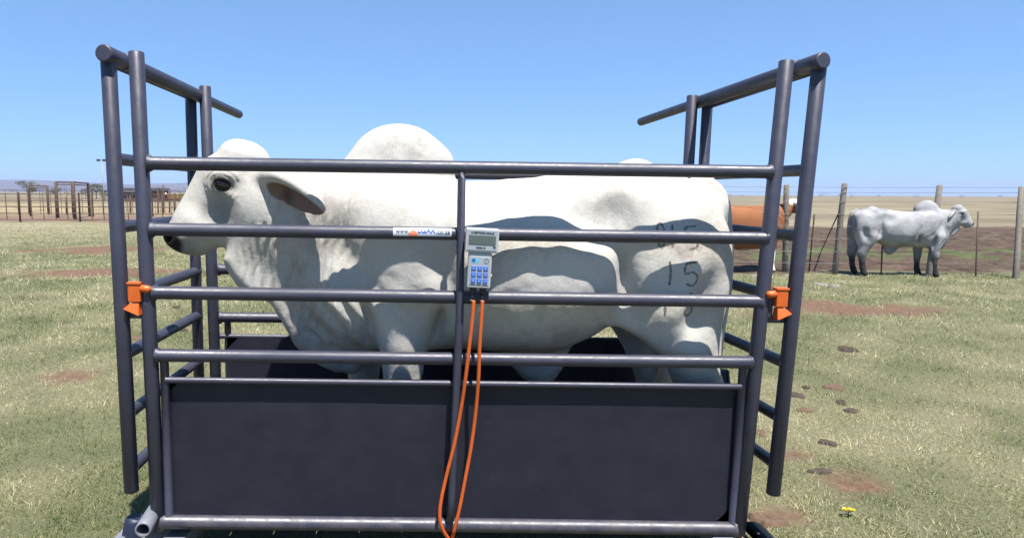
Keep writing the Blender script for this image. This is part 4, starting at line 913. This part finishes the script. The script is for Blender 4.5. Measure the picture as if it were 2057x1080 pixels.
# ---------------------------------------------------------------- the white bull
def paint(me, R, Gc, Bc, Fc=None):
    n = len(me.vertices); c = np.stack([R, Gc, Bc, np.zeros(n) if Fc is None else Fc], 1).clip(0, 1); me.attributes.new('coat', 'FLOAT_COLOR', 'POINT').data.foreach_set('color', c.astype(F32).ravel())
def build_bull(h):
    V, Q, inn = make_bull_surface(h); me = np_mesh('body', V, Q); N = normals(me)
    # folds of skin on neck and dewlap, veins and ribs: small real relief
    x, y, z = V.T
    nk = blob(V, (-.68, .30, 1.25), (.26, .5, .36)); wv = fbm(V * 5, 8, 3)
    fold = np.sin((x * 1.0 - (z - 1.25) * .22 + wv * .10) * 150) * nk * (.0024 + .0060 * sstep(.35, .6, fbm(V * 9.0, 14, 3)))
    eyec = np.array((-0.961, 0.168, 1.552)); er = np.sqrt((x - eyec[0]) ** 2 + ((z - eyec[2]) * 1.15) ** 2); side = y < HY
    fold += np.sin(er * 330 + wv * 6) * sstep(.025, .038, er) * sstep(.10, .055, er) * .0022 * (x < -.85)
    br = blob(V, (-.50, .3, .95), (.2, .5, .25)); fold += np.sin((x + z * .6 + wv * .15) * 75) * br * .0060
    rib = blob(V, (.25, .2, 1.2), (.38, .6, .32)); fold += np.sin((x - (z - 1.2) * .15) * 52) * rib * .0018
    lumps = (fbm(V * 9, 21, 4) - .47) * .013 * sstep(-.80, -.6, x) + (fbm(V * 3.2, 31, 3) - .45) * .020 * sstep(-.80, -.5, x)
    fl = blob(V, (.62, .2, 1.05), (.16, .5, .12)); fold += np.sin((x * .9 + z * .8 + wv * .1) * 90) * fl * .0016
    ear_m = (y < .185) & (x < -.45) & (x > -.86) & (z > 1.38); fold = np.where(ear_m, 0, fold); lumps = np.where(ear_m, 0, lumps)
    V2 = V + N * (fold + lumps)[:, None]
    me.vertices.foreach_set('co', V2.astype(F32).ravel()); me.update()
    n1 = fbm(V * 7, 3, 4); n2 = fbm(V * 30, 5, 3)
    R = .10 + .0 * x
    R = np.maximum(R, blob(V, (-.20, .42, 1.72), (.24, .3, .12), .7) * (.25 + 1.1 * (n2 - .3)) )                    # speckled hump
    R = np.maximum(R, blob(V, (-.56, .3, 1.40), (.13, .4, .17), .8) * (.75 + .9 * (n2 - .3)))                     # grey of the neck
    R = np.maximum(R, blob(V, (-.97, .3, 1.44), (.10, .3, .10), .8) * (.9 * n1 + .35))                           # cheek
    R = np.maximum(R, sstep(.075, .025, er) * (x < -.85) * .85)
    R = np.maximum(R, sstep(1.0, .62, z) * .22); R = np.maximum(R, blob(V, (.66, .2, 1.50), (.10, .3, .07), .9) * .45 * n1 * 1.6)  # lower coat greyed to deepen its shade; then the grey rump patch
    R = np.maximum(R, blob(V, (.66, .2, 1.26), (.07, .3, .09), .9) * .55 * (n2 * 1.4)); R = np.maximum(R, sstep(.60, .72, n1) * .35)
    G_ = sstep(.046, .036, np.sqrt((x - eyec[0]) ** 2 + ((z - eyec[2]) * 1.6) ** 2)) * (x < -.85) * .9
    nose = np.array((-1.230, 0.285, 1.313)); nd = np.sqrt(((x - nose[0]) / .105) ** 2 + ((z - nose[2]) / .085) ** 2); G_ = np.maximum(G_, sstep(1.0, .72, nd + (n1 - .45) * .5))
    chin = blob(V, (-1.131, 0.285, 1.290), (.075, .2, .05), .6); R = np.maximum(R, chin * .62)
    poll = blob(V, (-0.841, 0.290, 1.699), (.030, .05, .035), .6); R = np.maximum(R, poll * .8)
    G_ = np.maximum(G_, sstep(.292, .282, z) * .9)
    ear_in = sstep(.010, .004, inn) * (x > -.86) * (x < -.4)
    B_ = ear_in * .96; G_ = np.maximum(G_, ear_in * blob(V, (-0.699, 0.130, 1.509), (.035, .09, .05), .8) * .75)
    B_ = np.maximum(B_, .20 * sstep(.50, .62, n1) * sstep(1.25, .85, z) + .16 * blob(V, (.35, .1, 1.0), (.35, .4, .14), .8) * sstep(.42, .58, n2))      # mud on belly and legs
    dirt = blob(V, (.92, .2, 1.33), (.12, .4, .05), .8) * sstep(.42, .6, n2)
    B_ = np.maximum(B_, dirt * .34)
    fm = np.maximum(blob(V, (-.66, .3, 1.28), (.20, .5, .34), .6), .8 * blob(V, (-.50, .3, .98), (.2, .5, .25), .6)); fm = np.maximum(fm, .35 * blob(V, (.66, .2, 1.05), (.14, .5, .14), .6))
    paint(me, R, G_, B_, fm); return me
bull = thing('bull', (0, YB, FLOOR), 'white humped bull with drooping ear standing in the steel crate, facing left', 'bull', tilt=True)
bull_body = part('body', build_bull(BULL_H), 'white_coat', bull)
# brand marks singed into the coat of the near thigh: thin ribbons laid on the skin
from mathutils.bvhtree import BVHTree
def skin_at(x, z):
    o = Vector((x, -.3, z)) - BASE[bull]; r = SKIN.ray_cast(o, Vector((0, 1, 0))); return (r[0] + BASE[bull], r[1])
dg_ = bpy.context.evaluated_depsgraph_get(); SKIN = BVHTree.FromPolygons([v.co.copy() for v in bull_body.data.vertices], [tuple(p.vertices) for p in bull_body.data.polygons])
marks = [[(0.849, 1.279), (0.854, 1.230), (0.852, 1.180)], [(0.962, 1.277), (0.916, 1.268), (0.912, 1.230), (0.941, 1.235), (0.965, 1.221), (0.968, 1.196), (0.949, 1.179), (0.919, 1.187)],
         [(0.798, 1.391), (0.802, 1.420), (0.814, 1.428), (0.826, 1.408), (0.830, 1.371), (0.825, 1.343), (0.813, 1.334), (0.802, 1.355), (0.798, 1.391)], [(0.858, 1.425), (0.860, 1.380), (0.859, 1.333)], [(0.956, 1.420), (0.912, 1.413), (0.910, 1.383), (0.939, 1.385), (0.959, 1.365), (0.956, 1.336), (0.928, 1.328)],
         [(0.836, 1.123), (0.840, 1.090), (0.840, 1.054)], [(0.933, 1.125), (0.946, 1.146), (0.964, 1.131), (0.961, 1.108), (0.945, 1.098), (0.925, 1.081), (0.928, 1.060), (0.947, 1.051), (0.968, 1.064), (0.969, 1.083), (0.949, 1.098), (0.933, 1.112), (0.933, 1.125)]]
for k, s in enumerate(marks):
    pts = [(q[0], 0, q[1]) for q in s]; pts = spline(pts, 7); bm = bmesh.new(); prev = None; rr = random.Random(k)
    for i, p in enumerate(pts):
        a = pts[max(i - 1, 0)]; b = pts[min(i + 1, len(pts) - 1)]; t = Vector((b[0] - a[0], 0, b[2] - a[2])).normalized(); w = Vector((-t.z, 0, t.x)) * (.0050 + rr.uniform(-.0022, .0014)) * (1 if 0 < i < len(pts) - 1 else .5)
        row = []
        for sgn in (-1, -.33, .33, 1):
            c, nn = skin_at(p[0] + w.x * sgn, p[2] + w.z * sgn); row.append(bm.verts.new(c + nn * (.0012 if abs(sgn) < .5 else .0003)))
        if prev:
            for j in range(3): bm.faces.new((prev[j], prev[j + 1], row[j + 1], row[j])).smooth = True
        prev = row
    part('brand_mark', bm, 'brand', bull)
for s in (-1, 1):
    e = Vector((-0.962, 0.170, 1.552)); e.y = HY + s * .094; bm = bmesh.new(); bmesh.ops.create_uvsphere(bm, u_segments=24, v_segments=16, radius=1); bmesh.ops.transform(bm, matrix=Matrix.Translation(e) @ Matrix.Rotation(.30, 4, 'Y') @ Matrix.Diagonal((.041, .031, .0265, 1)), verts=bm.verts)
    for f in bm.faces: f.smooth = True
    part('eye', bm, 'eye', bull)
def switch(x, y, z0, z1, n, seed):
    bm = bmesh.new(); r = random.Random(seed)
    for k in range(n):
        a = r.uniform(0, 6.28); q = r.uniform(0, .02); e = r.uniform(.02, .05); tube(bm, [(x + q * math.cos(a), y + q * math.sin(a), z0), (x + e * math.cos(a), y + e * math.sin(a), (z0 + z1) / 2), (x + e * .6 * math.cos(a), y + e * .6 * math.sin(a), z1 + r.uniform(0, .1))], [.006, .005, .001], 5, cap=.0005)
    return bm
part('tail_switch', switch(1.225, .345, .76, .42, 46, 3), 'ink', bull)
# ---------------------------------------------------------------- cattle in the distance
def cow_field(head_down):
    U = []; add = lambda f, k=.06: U.append((f, k))
    trunk = loft([(-.66, 1.20, .90, .05, 1.06), (-.57, 1.30, .72, .16, 1.02), (-.35, 1.35, .52, .24, .98), (0, 1.33, .44, .31, .90), (.35, 1.33, .45, .32, .90), (.6, 1.34, .56, .27, .97), (.80, 1.30, .72, .19, 1.05), (.90, 1.2, .9, .05, 1.05)], 0, 2.4)
    for s in (-1, 1):
        add(ell((.60, s * .13, .92), (.20, .11, .26))); add(ell((-.40, s * .14, .95), (.15, .09, .26)))
        dx = .05 * s
        add(chain([(-.42 + dx, s * .14, .80, .10), (-.42 + dx, s * .14, .58, .065), (-.42 + dx, s * .14, .42, .05), (-.42 + dx, s * .14, .16, .036), (-.44 + dx, s * .14, .045, .05)], .02), .05)
        add(chain([(.60 - dx, s * .14, .80, .12), (.68 - dx, s * .14, .58, .07), (.76 - dx, s * .14, .45, .05), (.73 - dx, s * .14, .18, .038), (.70 - dx, s * .14, .045, .05)], .02), .05)
    hx, hz = (-.98, .92) if head_down else (-.92, 1.32)
    add(chain([(-.42, 0, 1.10, .20), (-.66, 0, (1.12 + hz) / 2 + .02, .15), (hx + .12, 0, hz + .04, .11)], .05, .8), .08)
    add(chain([(hx + .10, 0, hz + .02, .12), (hx - .08, 0, hz - .12, .085), (hx - .19, 0, hz - .21, .068)], .03, .85), .05)
    for s in (-1, 1): add(ell((hx + .13, s * .17, hz + .06), (.05, .10, .03), rotx(-s * .35)), .02)
    add(chain([(.86, 0, 1.24, .035), (.93, 0, 1.0, .028), (.93, 0, .55, .03), (.93, 0, .42, .012)], .02), .02)
    def field(p):
        d = trunk(p); bx = box_(p)
        for f, k in U:
            if near(f, bx): d = smin(d, f(p), k)
        return d
    return field
def cow(name, pos, rz, scale, mt, paintf, label, head_down=False, h=.02):
    V, Q = surface(cow_field(head_down), (-1.3, -.45, -.02), (1.05, .45, 1.6), h); V = relax(V, Q, np.full(len(V), .5), 3)
    me = np_mesh('body', V, Q); paint(me, *paintf(V)); me.transform(Matrix.Scale(scale, 4))
    z0 = float(ground_z(pos[0], pos[1])[0]) if pos[1] < 40 else 0
    t = thing(name, (pos[0], pos[1], z0), label, 'cow', rz=rz); part('body', me, mt, t, world=False)
    for s in (-1, 1):
        hx, hz = (-.98, .92) if head_down else (-.92, 1.32); bm = bmesh.new(); bmesh.ops.create_uvsphere(bm, u_segments=10, v_segments=8, radius=.022 * scale); bmesh.ops.translate(bm, verts=bm.verts, vec=Vector((hx - .0, s * .098, hz - .02)) * scale); part('eye', bm, 'eye', t, world=False)
    return t
def red_paint(V):
    x, y, z = V.T; n = fbm(V * 4, 3, 4); R = sstep(.9, .55, z) * .5 + sstep(-.6, -.85, x) * .6 + (n - .4) * .5
    B_ = np.maximum(sstep(.48, .40, z + (n - .45) * .15), blob(V, (-.80, 0, 1.42), (.14, .3, .10), .4)); return R, sstep(.06, .04, z), B_
def pale_paint(V):
    x, y, z = V.T; n = fbm(V * 4, 6, 4); R = sstep(.75, .45, z) * .8 + (n - .4) * .5; return R, np.maximum(sstep(.40, .22, z + (n - .45) * .2), sstep(-1.06, -1.12, x)), 0 * x
cow('cow', (6.392, 10.622), math.pi + .05, 1.0, 'red_coat', red_paint, 'red brown cow with white socks standing behind the wire fence at right')
pc = (9.166, 9.958); pale = thing('cow', (pc[0], pc[1], float(ground_z(pc[0], pc[1])[0])), 'pale grey humped cow standing by the leaning post, tail towards it', 'cow', rz=math.pi - .22)
pm = bull_body.data.copy(); pv_ = np.zeros(len(pm.vertices) * 3, F32); pm.vertices.foreach_get('co', pv_); pv_ = pv_.reshape(-1, 3); pm.attributes.remove(pm.attributes['coat']); pn = fbm(pv_ * 5, 77, 4)
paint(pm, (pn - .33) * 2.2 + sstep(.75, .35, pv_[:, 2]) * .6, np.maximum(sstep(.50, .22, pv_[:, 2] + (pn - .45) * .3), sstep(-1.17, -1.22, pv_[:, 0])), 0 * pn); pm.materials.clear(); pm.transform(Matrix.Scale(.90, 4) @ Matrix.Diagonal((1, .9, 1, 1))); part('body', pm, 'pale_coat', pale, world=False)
for s in (-1, 1):
    bm = bmesh.new(); bmesh.ops.create_uvsphere(bm, u_segments=12, v_segments=8, radius=.027); e = Vector((-0.962, 0.170, 1.552)); e.y = HY + s * .094; e = e - BASE[bull]; bmesh.ops.translate(bm, verts=bm.verts, vec=Vector((e.x, e.y * .9, e.z)) * .9); part('eye', bm, 'eye', pale, world=False)
x, y, _ = (-31.066, 80.000, 0.477); cow('cow', (x, y), .3, 1.0, 'red_coat', red_paint, 'small distant brown cow seen left of the bull\'s forehead', h=.04)

# ---------------------------------------------------------------- dung, stones and a flower on the grass
def pat(p, r, label, m='dung', ring=False, hgt=.02, seed=1, asp=1.0, name='dung_pat', cat='dung'):
    rs = random.Random(seed); x, y = p; z0 = float(ground_z(x, y)[0]) + .004; bm = bmesh.new(); nr, ns = 7, 26; hgt *= .6 if cat == 'dung' else 1; ph = [rs.uniform(0, 6.28) for _ in range(4)]
    rings = []
    for i in range(nr + 1):
        k = i / nr; row = []
        for j in range(ns):
            a = 2 * math.pi * j / ns; q = r * k * (1 + .20 * math.sin(2 * a + ph[0]) + .16 * math.sin(3 * a + ph[1]) + .10 * math.sin(7 * a + ph[2]) + .08 * math.sin(11 * a + ph[3]) + rs.uniform(-.06, .06))
            prof = (math.sqrt(max(1 - k ** 6, 0)) * (.75 + .35 * math.sin(5 * k + 2 * a + ph[2]) * k) if not ring else (.25 + .9 * math.exp(-((k - .78) / .16) ** 2)) * (1 - k ** 8)); zz = z0 + hgt * prof * (1 + rs.uniform(-.40, .40)) + (.006 if k < 1 else -.01)
            row.append(bm.verts.new((x + q * math.cos(a), y + q * math.sin(a) * asp, zz)))
        rings.append(row)
    for a_, b_ in zip(rings, rings[1:]):
        for j in range(ns):
            try: bm.faces.new((a_[j], b_[j], b_[(j + 1) % ns], a_[(j + 1) % ns])).smooth = True
            except ValueError: pass
    bmesh.ops.remove_doubles(bm, verts=bm.verts, dist=1e-5)
    me = bpy.data.meshes.new(name); bm.to_mesh(me); bm.free(); me.transform(Matrix.Translation((-x, -y, -z0))); me.materials.append(MT[m]); o = bpy.data.objects.new(name, me); o.location = (x, y, z0); COL.objects.link(o)
    props(o, label, cat, 'dung on the grass' if cat == 'dung' else None)
pat((3.168, 2.567), .075, 'ring shaped dry dung pat right of the right gate', ring=True, hgt=.022, seed=1)
pat((2.976, 2.168), .040, 'small dark dung lump below the ring shaped pat', 'dung_dark', hgt=.03, seed=2)
pat((2.587, 1.992), .050, 'flat brown dung pat left of the small dark lump', hgt=.02, seed=3, asp=.8)
pat((2.930, 1.983), .045, 'dark dung pat just right of the small dark lump', 'dung_dark', hgt=.02, seed=4)
pat((2.730, 2.361), .060, 'scattered dark dung beside the right gate post', 'dung_dark', hgt=.018, seed=5)
pat((2.058, 1.568), .050, 'dung pat seen in the gap between crate and right gate', hgt=.02, seed=6)
pat((1.516, 0.398), .078, 'largest flat brown dung pat near the lower right foot plate', hgt=.030, seed=7, asp=.8)
pat((2.093, 0.949), .060, 'dark broken dung streak lower right of the right gate', 'dung_dark', hgt=.018, seed=8, asp=.5)
pat((4.086, 3.836), .085, 'black dung heap in the far grass right of the right gate', 'dung_dark', hgt=.05, seed=9)
pat((2.933, 2.558), .028, 'tiny dung lump between right gate and ring shaped pat', 'dung_dark', hgt=.02, seed=10)
pat((2.403, 1.391), .045, 'dark dung lump in mid grass below the ring shaped pat', 'dung_dark', hgt=.018, seed=17)
pat((-2.869, 4.932), .045, 'dark dung lump on grass seen between the left posts', 'dung_dark', hgt=.04, seed=11)
pat((-3.480, 6.393), .050, 'dark dung lump on grass under the bull\'s muzzle', 'dung_dark', hgt=.04, seed=12)
pat((-3.199, 4.518), .11, 'pale brown broken dung pat behind the left gate post', hgt=.03, seed=13)
pat((-5.493, 9.735), .26, 'bare earth mound behind the left orange latch', 'dung', hgt=.13, seed=14, name='earth_mound', cat='mound')
for i, (p, r) in enumerate([((6.641, 8.614), .10), ((6.848, 8.550), .09), ((6.061, 9.803), .09), ((6.772, 9.958), .06)]): pat(p, r, ['left pale stone of the pair before the wire fence', 'right pale stone of the pair before the wire fence', 'pale stone near the brown cow\'s shadow', 'pale stone beside the red brown cow\'s hoof'][i], 'stone', hgt=r * .35, seed=30 + i, name='stone', cat='stone')
fx, fy_ = (1.935, 0.446); fz = float(ground_z(fx, fy_)[0]); fl = thing('flower', (fx, fy_, fz), 'tiny yellow flower in the grass at lower right', 'flower')
for k in range(5):
    a = k * 1.257; ox, oy = .022 * math.cos(k * 2.4), .014 * math.sin(k * 2.4); bm = bmesh.new(); c = bm.verts.new((fx + ox, fy_ + oy, fz + .03 + .006 * (k % 2)))
    rim = [bm.verts.new((fx + ox + .014 * math.cos(b) * (1 if j % 2 else .6), fy_ + oy + .014 * math.sin(b) * (1 if j % 2 else .6), fz + .038 + .004 * (k % 3))) for j, b in enumerate(np.linspace(0, 6.283, 11)[:-1])]
    for j in range(10): bm.faces.new((c, rim[j], rim[(j + 1) % 10]))
    part('petals', bm, 'petal', fl)
part('stem', T([(fx, fy_, fz - .01), (fx, fy_, fz + .03)], .002, 5), 'leaf_grey', fl)
